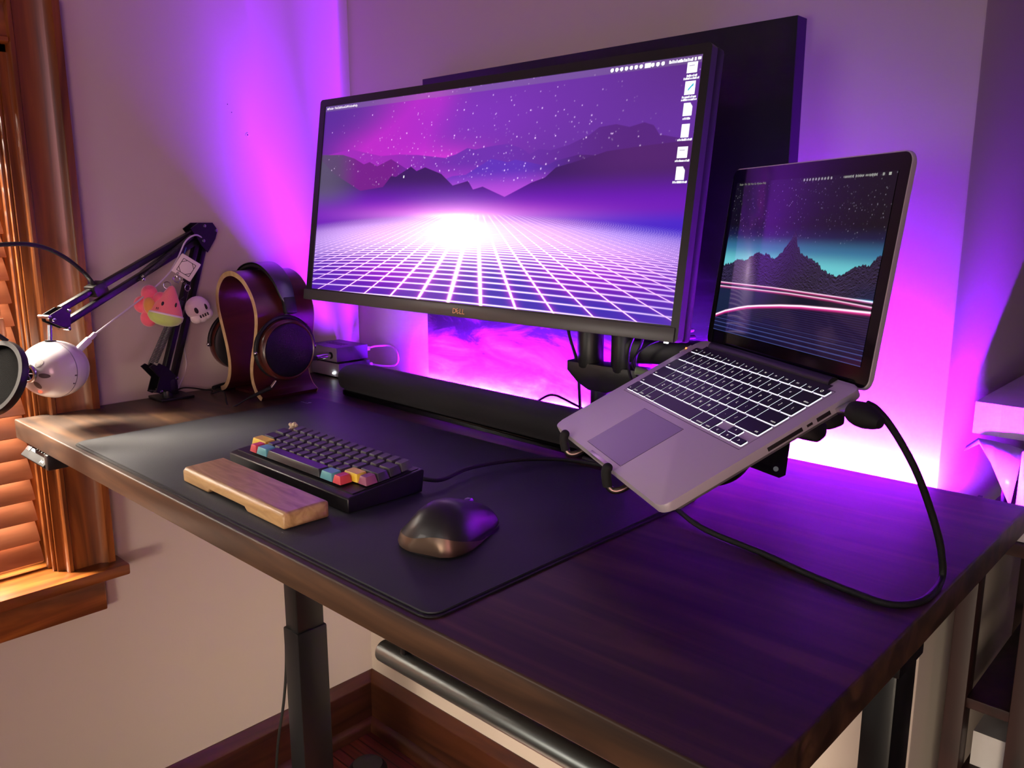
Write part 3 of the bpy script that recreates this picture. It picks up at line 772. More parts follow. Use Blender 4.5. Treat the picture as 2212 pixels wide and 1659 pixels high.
m.lathe([(.0008, .002), (.0104, .0015), (.0104, -.001), (.0008, -.001)], n=24); m.build('capsule_mesh', BLACK, mc)
m = MB(); m.M = Matrix.Translation(fd*RB*.965-Vector((0, 0, fd.z*RB*.1))) @ MF
for i in range(3):
    a = i*PI/3; m.tube([(.0105*math.cos(a), .0105*math.sin(a), .0032), (-.0105*math.cos(a), -.0105*math.sin(a), .0032)], .0011, 8)
m.build('chrome_star', STEEL, mc)
GR = mat('dark_mesh_grille', (110, 104, 106), .5, .4, bump=1.0, bscale=1400)
er = (vr-fd*vr.dot(fd)).normalized(); eu = er.cross(fd)
if eu.z < 0: eu = -eu
def ball_pt(ax, ay, k=1.0):     # small angles right / up from the facing direction
    d = (fd+er*math.tan(ax)+eu*math.tan(ay)).normalized(); d = Vector((d.x, d.y, d.z*.90)); return C+d*RB*k
for a0 in (52, -4, -58, 118, 196):
    a0 = math.radians(a0); cx_, cy_ = .50*math.cos(a0), .50*math.sin(a0); cc = []
    for j in range(22):
        q = 2*PI*j/22; dl, dw = .17*math.cos(q), .095*math.sin(q)
        cc.append(tuple(ball_pt(cx_+dl*math.cos(a0)-dw*math.sin(a0), cy_+dl*math.sin(a0)+dw*math.cos(a0), 1.004)))
    m = MB(); m._add(cc+[tuple(ball_pt(cx_, cy_, 1.012))], [(j, (j+1) % 22, 22) for j in range(22)]); m.build('leaf_grille', GR, mc, ang=80)
# seam, switch slot and red light
m = MB(); seam = [on_ball(2*PI*j/48, 1.45, .9975) for j in range(48)]; m.tube(seam, .0007, 6, loop=True); m.build('seam', mat('seam_grey', (120, 112, 128), .6), mc)
side = 0 if s1.dot(_r2) > 0 else PI
m = MB()
for (aa, r0, r1) in ((side-.30 if side == 0 else side+.30, 1.36, 1.46),):
    q = [on_ball(aa+d1, rr, 1.006) for d1, rr in ((-.18, r0), (.18, r0), (.18, r1), (-.18, r1))]
    m.poly([tuple(v) for v in q])
m.build('maker_print', mat('print_grey', (90, 80, 92), .6), mc)
MB().ball(ball_pt(.25, -.72, .985), .0030, n=12, m=8).build('red_light', mat('red_led', (255, 60, 40), .4, emit=(255, 50, 30), estr=6), mc)
m = MB(); m.cyl(bp_(109, 735), bp_(109, 741), .0085, 20); m.build('stem_collar', BLACK, mc)
# usb cable
uc = thing('microphone_cable', 'white microphone cable running from the ball up to the boom arm', 'cable', bp_(185, 745))
pa, pb = bp_(168, 757), bp_(203, 723)
t_ = (pb-pa).normalized(); Mx = frame(t_, t_.cross(NB), NB, pa)
MB().box((0, -.0058, -.004), (.030, .0058, .004), Mx, bev=.002).build('plug', WHITEP, uc)
MB().box((.028, -.0038, -.003), (.045, .0038, .003), Mx, bev=.0015).build('strain_relief', WHITEP, uc)
pts = [bp_(203, 723), bp_(240, 695, -.014), bp_(300, 649, -.017), bp_(335, 620, -.018), bp_(365, 590, -.018), bp_(385, 555, -.018), bp_(402, 520, -.018), bp_(425, 508, -.016), bp_(444, 524, .0), bp_(441, 545, .012), bp_(432, 565, .016), bp_(415, 640, .018), bp_(392, 720, .018)]
MB().tube(pts, .0016, 8, 8).build('cord', WHITEC, uc)
MB().tube([bp_(392, 720, .018), bp_(399, 760, .02), bp_(403, 788, .024), bp_(396, 815, .028), Vector((.012, -.452, DZ+.012)), (.001, -.452, DZ-.01), (.0015, -.45, DZ-.2)], .0013, 8, 8).build('cord', WHITEC, uc)
# pop filter on its gooseneck
PC = at(-6, 817, 1.262)
pv = (PC-CPOS).normalized(); pn = (-pv.cross(_u2).normalized()*.80-pv*.60+_u2*.24).normalized()
p1 = pn.cross(Vector((0, 0, 1))).normalized(); p2 = p1.cross(pn)
PF = frame(p1, p2, pn, PC)
pf = thing('pop_filter', 'round black pop filter on a gooseneck in front of the microphone', 'pop filter', PC)
m = MB(); m.M = PF
m.lathe([(.051, -.006), (.0575, -.006), (.0585, 0), (.0575, .006), (.051, .006), (.050, 0)], n=56)
# ring needs to be open: build as torus-like loop
m.bm.clear()
prof_ = [(.0505, -.006), (.0575, -.006), (.0590, 0), (.0575, .006), (.0505, .006)]
n_ = 56; rs = [[(r_*math.cos(2*PI*j/n_), r_*math.sin(2*PI*j/n_), z) for r_, z in prof_] for j in range(n_)]
m.rings(rs, loop=True); m.build('hoop', BLACK, pf, ang=50)
MESHM = mat('black_nylon_mesh', (9, 9, 10), .9, spec=.04, bump=.8, bscale=1200)
m = MB(); m.M = PF; m.lathe([(.0005, .0010), (.051, .0010), (.051, -.0010), (.0005, -.0010)], n=48); m.build('nylon_screen', MESHM, pf)
g0 = bp_(207, 622); hoop_top = PF @ Vector((0, .058, 0))
MB().tube([g0, bp_(197, 607), at(178, 586, 1.44), at(140, 556, 1.39), at(90, 533, 1.34), at(30, 527, 1.29), at(-40, 540, 1.26), at(-70, 600, 1.25), at(-60, 680, 1.25), hoop_top], .0036, 10, 8).build('gooseneck', CABLE, pf)
t_ = (bp_(130, 668)-bp_(437, 490)).normalized(); Mx = frame(t_, t_.cross(NB), NB, bp_(208, 624))
MB().box((-.014, -.010, -.0125), (.014, .010, .0125), Mx, bev=.002).build('clamp', BLACK, pf)

# ================================================================== KEYCHAINS ON THE ARM
OFFK = -.026
def kp(px, py, o_=OFFK): return bp_(px, py, o_)
# charms built facing the camera side of the arm; local frame
def kframe(px, py, rot=0.0, yaw=0.0, o_=OFFK, sc=1.0):
    kv = (kp(px, py, o_)-CPOS).normalized(); kr = kv.cross(_u2).normalized(); n_ = (-kv*math.cos(yaw)+kr*math.sin(yaw)).normalized()
    x_ = Vector((0, 0, 1)).cross(n_).normalized(); y_ = n_.cross(x_)
    c, s_ = math.cos(rot), math.sin(rot)
    return frame(x_*c+y_*s_, -x_*s_+y_*c, n_, kp(px, py, o_)) @ Matrix.Scale(sc, 4)
def soften(o, lv=1):
    sm_ = o.modifiers.new('s', 'SUBSURF'); sm_.levels = lv; sm_.render_levels = lv
# square tag
KT_ = kframe(402, 578, math.radians(-35), 0.1, -.034, 1.28)
tg = thing('keychain_tag', 'white square keychain tag printed with a black geometric symbol', 'keychain', KT_)
MB().box((-.0155, -.0155, -.002), (.0155, .0155, .002), bev=.0015).build('plate', mat('white_acrylic', (222, 206, 208), .4), tg, local=True)
m = MB()
def ln(x0, y0, x1, y1, w_=.0008): 
    d = Vector((x1-x0, y1-y0)); n_ = Vector((-d.y, d.x)).normalized()*w_/2
    m.poly([(x0+n_.x, y0+n_.y, .0023), (x1+n_.x, y1+n_.y, .0023), (x1-n_.x, y1-n_.y, .0023), (x0-n_.x, y0-n_.y, .0023)])
q = .0098
for a, b2 in (((-q, -q), (q, -q)), ((q, -q), (q, q)), ((q, q), (-q, q)), ((-q, q), (-q, -q))): ln(*a, *b2)
k2 = q*.38
for a, b2 in (((-q, k2), (-k2, q)), ((k2, q), (q, k2)), ((q, -k2), (k2, -q)), ((-k2, -q), (-q, -k2))): ln(*a, *b2)
for a, b2 in (((-q, k2), (-k2-.001, -q)), ((q, -k2), (k2+.001, q))): pass
m.build('printed_symbol', INK, tg, local=True, fixn=False)
m = MB(); m.tube([kp(402, 535, -.020), kp(398, 548, -.026), KT_ @ Vector((-.012, .014, 0))], .0012, 8, 6); m.build('blue_cord', mat('blue_cord', (40, 90, 130), .6), tg)
# flower
KF = kframe(329, 662, math.radians(12), -.5, -.026, 1.55)
fl = thing('flower_plush', 'pink plush flower charm with yellow centre hanging from the boom arm', 'plush charm', KF)
m = MB()
for i in range(5):
    a = math.radians(90+72*i); m.ball((.0125*math.cos(a), .0155*math.sin(a), 0), .0098, n=18, m=12, sc=(1, 1.05, .8))
m.ball((0, 0, 0), .0125, n=18, m=12, sc=(1, 1.2, .75)); m.build('petals', PLUSH_PINK, fl, local=True, ang=80)
m = MB(); m.ball((.001, 0, .0075), .0085, n=20, m=12, sc=(.85, 1.25, .55)); m.build('centre', PLUSH_YELLOW, fl, local=True, ang=80)
# watermelon wedge
KW_ = kframe(362, 664, math.radians(-16), .05, -.052, 1.42)
wm = thing('melon_plush', 'coral and lime wedge shaped plush charm with a small face', 'plush charm', KW_)
def wedge_ring(y, w_, d_): return [(w_*math.cos(2*PI*j/20), y+.10*w_*math.cos(4*PI*j/20)*0, d_*math.sin(2*PI*j/20)) for j in range(20)]
m = MB(); rs = [wedge_ring(y, w_, d_) for y, w_, d_ in ((.0285, .0015, .0015), (.026, .0042, .004), (.018, .0085, .0075), (.008, .0135, .0105), (-.002, .0185, .0125), (-.009, .0205, .0132))]
m.rings(rs); m.build('flesh', PLUSH_CORAL, wm, local=True, ang=80)
m = MB(); rs = [wedge_ring(y, w_, d_) for y, w_, d_ in ((-.0085, .0208, .0135), (-.0105, .0218, .0142), (-.015, .0212, .0138), (-.020, .0170, .0115), (-.0235, .0095, .0070), (-.0245, .002, .002))]
m.rings(rs); m.build('rind', PLUSH_GREEN, wm, local=True, ang=80)
m = MB(); rs = [wedge_ring(y, w_, d_) for y, w_, d_ in ((-.0078, .0204, .0131), (-.0085, .0214, .0139), (-.0100, .0218, .0142), (-.0108, .0213, .0138))]
m.rings(rs); m.build('white_rim', PLUSH_CREAM, wm, local=True, ang=80)
m = MB(); m.ball((-.0070, .003, .0100), .0026, n=12, m=8, sc=(.7, 1.2, .5)); m.ball((.0085, .005, .0098), .0026, n=12, m=8, sc=(.5, 1.2, .5))
for dx in (-.0135, -.0115): m.box((dx, -.0055, .0096), (dx+.0006, -.0025, .0112))
m.build('face', INK, wm, local=True)
# skull
KS = kframe(428, 668, math.radians(20), .25, -.034, 1.30)
sk = thing('skull_plush', 'white plush skull charm with black eyes and teeth', 'plush charm', KS)
m = MB(); m.ball((0, .002, 0), .0180, n=24, m=16, sc=(1, .98, .72)); m.ball((-.0075, -.0105, .001), .0095, n=16, m=12, sc=(1, .9, .9)); m.ball((.008, -.0105, .001), .0095, n=16, m=12, sc=(1, .9, .9)); m.ball((0, -.012, .001), .0085, n=16, m=12)
m.build('head', PLUSH_CREAM, sk, local=True, ang=80)
m = MB()
m.ball((-.0060, .0005, .0124), .0036, n=14, m=8, sc=(.8, 1.3, .35)); m.ball((.0090, .0005, .0105), .0036, n=14, m=8, sc=(.7, 1.3, .4)); 
for i in range(4): m.box((-.0045+i*.0038, -.0125, .0085), (-.0029+i*.0038, -.0080, .0119), bev=.0004)
m.build('face', INK, sk, local=True)
# split rings and chain linking them
for px, py, r_, lb, nm in ((361, 616, .0062, 'steel split ring above the pink flower charm', 0), (382, 603, .0055, 'steel clasp ring above the wedge charm', 1), (405, 622, .0058, 'steel split ring above the skull charm', 2)):
    K = kframe(px, py, 0, .3*nm, -.030); m = MB(); m.M = K
    m.tube([(r_*math.cos(2*PI*j/24), r_*math.sin(2*PI*j/24), 0) for j in range(24)], .0008, 8, loop=True)
    o = m.build('key_ring', STEEL); tag(o, lb, 'key ring')
m = MB()
chain = [kp(384, 592, -.030), kp(378, 600, -.031), kp(372, 606, -.031), kp(366, 610, -.031)]
for a in ((384, 590), (380, 597), (374, 602), (388, 601), (394, 608), (400, 613), (385, 611)):
    K = kframe(a[0], a[1], random.random()*3, random.random()*2, -.031); m.M = K
    m.tube([(.0024*math.cos(2*PI*j/14), .0016*math.sin(2*PI*j/14), 0) for j in range(14)], .0006, 6, loop=True)
m.M = Matrix.Identity(4)
tag(m.build('keychain_links', STEEL), 'small steel chain links joining the charms to the square tag', 'chain')

# ================================================================== PAINTING
pt = thing('painting', 'large dark abstract canvas painting on the back wall behind the monitor', 'painting', (.67, -.015, 1.23))
PAINTM = bpy.data.materials.new('abstract_paint'); PAINTM.use_nodes = True; nt = PAINTM.node_tree; g = nt.nodes; bsd = g['Principled BSDF']
tc = g.new('ShaderNodeTexCoord'); mp = g.new('ShaderNodeMapping'); mp.inputs['Scale'].default_value = (2.6, 1, 9.0); mp.inputs['Rotation'].default_value = (0, math.radians(14), 0)
n1 = g.new('ShaderNodeTexNoise'); n1.inputs['Scale'].default_value = 2.1; n1.inputs['Detail'].default_value = 9; n1.inputs['Distortion'].default_value = 1.1; n1.inputs['Roughness'].default_value = .62
nt.links.new(tc.outputs['Object'], mp.inputs[0]); nt.links.new(mp.outputs[0], n1.inputs['Vector'])
sx = g.new('ShaderNodeSeparateXYZ'); nt.links.new(tc.outputs['Object'], sx.inputs[0])
# artwork dark above, pale below; low tones lightened for missing strip glow
mr = g.new('ShaderNodeMapRange'); mr.inputs[1].default_value = .0; mr.inputs[2].default_value = -.25; mr.inputs[3].default_value = -.42; mr.inputs[4].default_value = .18
nt.links.new(sx.outputs[2], mr.inputs[0])
ad = g.new('ShaderNodeMath'); ad.operation = 'ADD'; nt.links.new(n1.outputs[0], ad.inputs[0]); nt.links.new(mr.outputs[0], ad.inputs[1])
cr = g.new('ShaderNodeValToRGB'); e = cr.color_ramp.elements
for _ in range(3): e.new(.5)
for el, (p, c) in zip(e, ((.2, (14, 12, 20)), (.42, (34, 26, 44)), (.54, (120, 60, 110)), (.66, (170, 104, 130)), (.86, (206, 180, 176)))): el.position = p; el.color = lin(c)+(1,)
nt.links.new(ad.outputs[0], cr.inputs[0]); nt.links.new(cr.outputs[0], bsd.inputs['Base Color']); bsd.inputs['Roughness'].default_value = .5
bpn = g.new('ShaderNodeBump'); bpn.inputs['Strength'].default_value = .5; bpn.inputs['Distance'].default_value = .002; nt.links.new(n1.outputs[0], bpn.inputs['Height']); nt.links.new(bpn.outputs[0], bsd.inputs['Normal'])
PX0, PX1, PZ0, PZ1 = .283, 1.063, .944, 1.554
MB().box((PX0, -.030, PZ0), (PX1, -.0285, PZ1), bev=.0004).build('canvas_face', PAINTM, pt)
MB().box((PX0, -.0284, PZ0), (PX1, -.0006, PZ1)).build('canvas_wrap', mat('dark_canvas_side', (30, 24, 34), .8), pt)

# ================================================================== LED STRIP at the back of the desk
led = MB(); led.box((-.5375, -.0045, -.0005), (.5375, .0045, .0005), Matrix.Translation((.8075, DY1+.0055, DZ-.0125)) @ Matrix.Rotation(math.radians(-82), 4, 'X'))
lst = thing('light_strip', 'glowing violet light strip along the back edge of the desktop', 'light strip', (.845, DY1, DZ-.02))
led.build('led_tape', LEDM, lst)
for xx in (.264, 1.3475): MB().box((xx, DY1+.0004, DZ-.0195), (xx+.0045, -.0312, DZ-.003)).build('end_light_block', BLACKM, lst)  # added blocks that stop the tape shining out sideways
MB().box((.285, DY1+.0004, DZ-.0225), (1.395, -.0312, DZ-.0195)).build('light_baffle', BLACKM, lst)  # added unseen baffle, keeps strip light off the wall below the desk
MB().box((1.068, -.0312, DZ-.0225), (1.395, -.004, DZ-.0195)).build('light_baffle', BLACKM, lst)
MB().box((.12, DY1+.0004, DZ-.0225), (.281, -.004, DZ-.0195)).build('light_baffle', BLACKM, lst)

# ================================================================== MONITOR
def rot_pose(t, rz, rx, ry):
    return Matrix.Translation(t) @ Matrix.Rotation(rz, 4, 'Z') @ Matrix.Rotation(rx, 4, 'X') @ Matrix.Rotation(ry, 4, 'Y')
MOM = rot_pose((.6286, -.2414, 1.3182), .0203, -.1474, .0046)
mon = thing('monitor', 'wide black desktop monitor showing a purple neon grid landscape', 'monitor', MOM)
SW, SH = .399, .1706
def frontframe(mb, x0, x1, z0, z1, ix0, ix1, iz0, iz1, y0, y1, r=.006):
    A = rrect(x0, z0, x1, z1, r, 4); n_ = len(A)
    # inner ring matched by index
    def clampi(x, z): return (min(max(x, ix0), ix1), min(max(z, iz0), iz1))
    B = []
    for x, z in A:
        bx = ix0 if x < (x0+x1)/2 else ix1; bz = iz0 if z < (z0+z1)/2 else iz1; B.append((bx, bz))
    vs = [(x, y0, z) for x, z in A]+[(x, y0, z) for x, z in B]+[(x, y1, z) for x, z in A]+[(x, y1-.0005, z) for x, z in B]
    fs = []
    for i in range(n_):
        j = (i+1) % n_
        fs += [(i, j, n_+j, n_+i), (2*n_+i, 2*n_+j, j, i)]
        if B[i] != B[j]: fs += [(n_+i, n_+j, 3*n_+j, 3*n_+i)]
    mb._add(vs, [tuple(dict.fromkeys(f)) for f in fs])
BEZEL = mat('monitor_bezel', (38, 37, 40), .38)
m = MB(); frontframe(m, -.4145, .4110, -.1920, .1835, -SW, SW, -SH, SH, -.0022, .012)
m.build('bezel', BEZEL, mon, local=True, ang=30, fixn=False)
MB().box((-.4185, -.0045, -.1922), (.4062, -.0024, -.1728), bev=.0008).build('lower_bezel_bar', mat('grey_bezel_bar', (84, 82, 80), .36), mon, local=True)
m = MB(); m.box((-.4150, .0122, -.1915), (.4115, .032, .1830), bev=.005); m.box((-.30, .032, -.14), (.30, .055, .14), bev=.015)
m.build('rear_shell', mat('monitor_shell', (26, 25, 30), .45), mon, local=True)
m = MB()
for ch, dx, rz in (('D', -.0098, 0), ('E', -.0028, math.radians(32)), ('L', .0042, 0), ('L', .0104, 0)):
    vs, fs = text_geo(ch, .0125)
    c_, s_ = math.cos(rz), math.sin(rz)
    m._add([(((x*c_-y*s_)*1.0+dx+.0120), -.0050, (x*s_+y*c_)*.95-.1832) for x, y, z in vs], fs)
m.build('dell_lettering', mat('copper_lettering', (240, 176, 126), .4, .1), mon, local=True, fixn=False)
MB().cyl((.387, .006, -.1930), (.393, .006, -.1930), .0013, 10).build('power_light', mat('white_led', (255, 255, 255), .5, emit=(255, 255, 255), estr=8), mon, local=True)

def screen_mesh(name, fn, nx, ny, x0, x1, y0, y1, to3, mtl, parent):
    u = np.linspace(0, 1, nx); v = np.linspace(0, 1, ny); Ug, Vg = np.meshgrid(u, v)
    rgb = fn(Ug, Vg).astype(np.float32)
    me = bpy.data.meshes.new(name)
    X_ = x0+(x1-x0)*Ug.ravel(); Y_ = y0+(y1-y0)*Vg.ravel()
    co = to3(X_, Y_).astype(np.float32)
    me.vertices.add(nx*ny); me.vertices.foreach_set('co', co.ravel())
    idx = np.arange(nx*ny).reshape(ny, nx)
    q = np.stack([idx[:-1, :-1], idx[:-1, 1:], idx[1:, 1:], idx[1:, :-1]], -1).reshape(-1, 4).astype(np.int32)
    nf = len(q); me.loops.add(nf*4); me.loops.foreach_set('vertex_index', q.ravel())
    me.polygons.add(nf); me.polygons.foreach_set('loop_start', np.arange(0, nf*4, 4, dtype=np.int32))
    me.update(calc_edges=True); me.validate()
    at_ = me.color_attributes.new('picture', 'FLOAT_COLOR', 'POINT')
    at_.data.foreach_set('color', np.concatenate([rgb.reshape(-1, 3), np.ones((nx*ny, 1), np.float32)], 1).ravel())
    me.materials.append(mtl)
    o = bpy.data.objects.new(name, me); COL.objects.link(o); o.parent = parent; PM[o.name] = PM[parent.name]
    return o
def screen_mat(name, rough, spec, strength=1.0):
    m_ = bpy.data.materials.new(name); m_.use_nodes = True; nt = m_.node_tree; b_ = nt.nodes['Principled BSDF']
    b_.inputs['Base Color'].default_value = (.004, .004, .005, 1); b_.inputs['Roughness'].default_value = rough; b_.inputs['Specular IOR Level'].default_value = spec
    a_ = nt.nodes.new('ShaderNodeAttribute'); a_.attribute_name = 'picture'
    nt.links.new(a_.outputs['Color'], b_.inputs['Emission Color']); b_.inputs['Emission Strength'].default_value = strength
    return m_
def L3(c): return np.array(lin(c))
def mix(a, b2, t): t = np.clip(t, 0, 1)[..., None]; return a*(1-t)+b2*t
def sstep(a, b2, x): t = np.clip((x-a)/(b2-a), 0, 1); return t*t*(3-2*t)
rng = np.random.RandomState(3)
MFRONT = [(0, .71), (.052, .634), (.157, .538), (.236, .554), (.261, .608), (.277, .603), (.324, .65), (.343, .627), (.369, .643), (.42, .608), (.457, .551), (.5, .57), (.516, .53), (.542, .542), (.603, .494), (.668, .554), (.699, .573), (.723, .614), (.773, .637), (.833, .669), (.908, .682), (1, .692)]
MMID = [(0, .74), (.082, .732), (.126, .708), (.162, .675), (.182, .685), (.21, .661), (.256, .693), (.306, .644), (.40, .56), (.454, .595), (.492, .599), (.558, .666), (.603, .646), (.62, .656), (.663, .639), (.698, .622), (.721, .642), (.772, .662), (.809, .656), (.871, .672), (.945, .67), (1, .66)]
MBACK = [(0, .72), (.023, .738), (.109, .759), (.22, .713), (.284, .714), (.345, .705), (.427, .683), (.459, .697), (.49, .722), (.511, .713), (.562, .724), (.599, .728), (.636, .703), (.656, .676), (.678, .696), (.706, .687), (.748, .705), (.792, .741), (.811, .768), (.846, .774), (.874, .759), (.903, .772), (.922, .758), (.935, .721), (1, .691)]
ipt = lambda prof, u: np.interp(u, [p[0] for p in prof], [p[1] for p in prof])
def wallpaper_grid(u, v):
    def G(cx, cy, sx_, sy_): return np.exp(-((u-cx)/sx_)**2-((v-cy)/sy_)**2)
    sky = np.ones(u.shape+(3,))*L3((104, 50, 160))
    sky = mix(sky, L3((84, 40, 150)), sstep(.25, .0, u)*.9)
    sky = mix(sky, L3((92, 46, 132)), sstep(.75, 1, u)*sstep(.7, 1, v)*.8)
    sky = mix(sky, L3((196, 40, 205)), .95*np.clip(G(.30, .78, .10, .25)+G(.38, .97, .07, .15)*.8+G(.20, .72, .14, .12), 0, 1))
    sky = mix(sky, L3((140, 52, 205)), .6*G(.50, .85, .22, .2))
    sky = mix(sky, L3((238, 60, 232)), .9*np.clip(G(.42, .63, .12, .09), 0, 1))
    sky = mix(sky, L3((255, 150, 240)), .95*G(.60, .50, .07, .05))
    def S1(f, w_): return sstep(0, w_, f-v)
    bk = mix(np.ones_like(sky)*L3((112, 50, 178)), L3((88, 38, 128)), sstep(.55, .9, u)); bk = mix(bk, L3((170, 40, 190)), sstep(.5, .2, u)*.8)
    bk = mix(bk, L3((190, 60, 220)), sstep(.66, .56, v)*sstep(.75, .45, u)*.6)
    out = mix(sky, bk, S1(ipt(MBACK, u), .004))
    md = mix(np.ones_like(sky)*L3((100, 52, 190)), L3((80, 34, 116)), sstep(.62, .8, u)); md = mix(md, L3((118, 28, 140)), sstep(.4, .25, u)); md = mix(md, L3((200, 80, 230)), sstep(.62, .50, v)*sstep(.25, .1, np.abs(u-.58))*.85)
    md = mix(md, L3((90, 70, 110)), sstep(.15, .05, u))
    out = mix(out, md, S1(ipt(MMID, u), .003))
    # stars
    d = np.zeros_like(u)
    nS = 620
    su = np.clip(rng.normal(.52, .30, nS), 0, 1); sv = np.clip(.50+np.abs(rng.normal(.0, .26, nS))*.9+.06, .5, 1.0); sb_ = rng.rand(nS)**3*1.3+.10; sr = .0008+.0005*rng.rand(nS)
    ny_, nx_ = u.shape
    for a, b2, c, r_ in zip(su, sv, sb_, sr):
        if a < .02: continue
        i0, i1 = int((b2-.008)*ny_), int((b2+.009)*ny_)+1; j0, j1 = int((a-.0035)*nx_), int((a+.0035)*nx_)+2
        i0, j0 = max(i0, 0), max(j0, 0)
        uu, vv = u[i0:i1, j0:j1], v[i0:i1, j0:j1]
        d[i0:i1, j0:j1] += c*np.exp(-((uu-a)/r_)**2-((vv-b2)/(r_*2.34))**2)
    out = out+d[..., None]*np.array([.95, .7, 1.0])
    fr = mix(np.ones_like(sky)*L3((62, 26, 100)), L3((84, 36, 112)), sstep(.68, .9, u)*sstep(.45, .65, v)); fr = mix(fr, L3((112, 24, 190)), sstep(.60, .46, v)*.9)
    fr = mix(fr, L3((70, 34, 200)), sstep(.45, .38, v)*sstep(.5, .75, u)); fr = mix(fr, L3((225, 90, 235)), .9*G(.45, .42, .28, .045))
    fr = mix(fr, L3((96, 92, 112)), sstep(.2, .02, u)*sstep(.40, .55, v)*.7)
    out = mix(out, fr, S1(ipt(MFRONT, u), .003))
    # neon floor
    hz = .417-.056*((u-.5)/.5)**2
    ve = v+(.012+.10*np.clip(v, 0, .45))*((u-.53)/.47)**2
    fl_ = mix(np.ones_like(sky)*L3((84, 32, 176)), L3((150, 26, 205)), np.clip(G(.82, .20, .16, .10)+G(.30, .13, .16, .08), 0, 1)); fl_ = mix(fl_, L3((44, 44, 180)), np.clip(G(.62, .12, .10, .14)+G(.78, .03, .2, .05), 0, 1)*.85)
    fl_ = mix(fl_, L3((200, 110, 225)), .8*G(.48, .34, .36, .12)); fl_ = mix(fl_, L3((64, 44, 205)), sstep(.7, .95, u)*sstep(.25, .36, v)*.9)
    below = sstep(-.004, .02, hz-v)
    vp = .485
    den = np.clip(vp-ve, .045, 1)
    kx = (u-.531)/den*vp
    ph = (kx-.037)/.0930; dist = np.abs(ph-np.round(ph))*.0930
    inten = np.clip(1.25-(np.abs(u-.50)/.62)**1.2, .35, 2)
    wl_ = .0022+.0030*G(.48, .2, .17, .5)
    w_px = wl_*(vp/den)**.25
    dx = dist*den/vp
    lv_ = np.exp(-(dx/(.0017+.0030*G(.48, .15, .16, .3)))**2)*2.6*inten
    glow = np.exp(-(dx/.0065))*.8*inten*np.clip(G(.55,.05,.25,.14)+.25,0,1)
    hi = (1/den-2.278)/.185; dh = np.abs(hi-np.round(hi))*.185*den*den
    lh = np.exp(-(dh/.0028)**2)*1.5*inten*sstep(.0, .05, hz-v)
    fade_ = np.clip((hz-v)/.17, .12, 1)**.8
    lines_ = np.clip(np.maximum(lv_, lh), 0, 3)*fade_; glow = glow*fade_
    lc = np.array([1.0, .74, 1.0]); gc = np.array([.9, .04, .55])
    flo = fl_+lines_[..., None]*lc+glow[..., None]*gc
    out = out*(1-below[..., None])+flo*below[..., None]
    # light burst
    bst = 3.2*np.exp(-((u-.485)/.042)**2-((v-.325)/.052)**2)+.6*np.exp(-((u-.49)/.11)**2-((v-.33)/.10)**2)+.8*np.exp(-((u-.47)/.08)**2-((v-.408)/.012)**2)+.30*np.exp(-((u-.47)/.24)**2-((v-.395)/.035)**2)
    out = out+bst[..., None]*np.array([1.0, .72, .95])
    # menu bar
    out = mix(out, out*.6+L3((150, 130, 160))*.35, sstep(.970, .975, v)*.8)
    W_ = np.zeros_like(u)
    def rect(x0, x1, y0, y1, a=1.0):
        W_[(u >= x0) & (u <= x1) & (v >= y0) & (v <= y1)] = a
    def rndr(cx, cy, wx, hy, a=1.0, cut=False):
        k_ = (np.abs(u-cx) < wx) & (np.abs(v-cy) < hy)
        if cut: k_ &= ~(((u-cx)/wx+(v-cy)/hy) > 1.45)
        W_[k_] = a
    xs_ = .825
    for i in range(11):
        if i == 7: rndr(xs_+.0035, .986, .006, .0085); xs_ += .013; continue
        sel = ((u-xs_)/.0034)**2+((v-.986)/.008)**2 < 1; W_[sel] = 1; xs_ += .0098
    for x0, x1 in ((.938, .951), (.954, .967), (.969, .981)): 
        for q in np.arange(x0, x1, .0026): rect(q, q+.0020, .9815, .991+.002*math.sin(q*900))
    rndr(.986, .988, .0017, .006); rndr(.993, .988, .0028, .005)
    for cy, hh, cut, cw in ((.957, .020, 0, .0095), (.883, .024, 0, .0095), (.804, .024, 1, .0080), (.726, .025, 0, .0072), (.647, .021, 0, .0095), (.569, .025, 1, .0080)):
        rndr(.982, cy, cw, hh, 1, bool(cut))
    rect(.9755, .986, .963, .966, 0); rect(.9755, .986, .653, .656, 0)
    for cy, hw in ((.927, .009), (.917, .014), (.849, .013), (.839, .014), (.771, .007), (.693, .012), (.615, .012), (.537, .012)):
        for q in np.arange(.982-hw, .982+hw, .0024): rect(q, q+.0019, cy-.0035, cy+.0035+.001*math.sin(q*1500))
    out = mix(out, np.array([1.25, 1.25, 1.3]), W_)
    blue = (np.abs((v-.885)-2.3*(u-.983)) < .004) & (np.abs(u-.983) < .005)
    out[blue] = L3((60, 190, 220))
    # pointer
    out = mix(out, np.array([1.1, 1.1, 1.2]), ((np.abs(u-.303) < .0016) & (np.abs(v-.601) < .006)).astype(float))
    return out
MONM = screen_mat('monitor_picture', .22, .45, 1.0)
scr = screen_mesh('screen', wallpaper_grid, 1180, 505, -SW, SW, -SH, SH, lambda x, y: np.stack([x, np.full_like(x, .0002), y], 1), MONM, mon)
m = MB()
for body, u_ in (('Finder', .022), ('File', .041), ('Edit', .053), ('View', .066), ('Go', .078), ('Window', .095), ('Help', .114)):
    vs, fs = text_geo(body, .0062); xc = -SW+2*SW*u_
    m._add([(x+xc, -.0003, y+SH-.0048) for x, y, z in vs], fs)
m._add([(-SW+.007+.0016*math.cos(a), -.0003, SH-.0048+.0018*math.sin(a)) for a in [i*PI/6 for i in range(12)]], [tuple(range(12))])
m.build('menu_text', mat('menu_white', (255, 255, 255), .5, emit=(255, 255, 255), estr=1.1), mon, local=True, fixn=False)

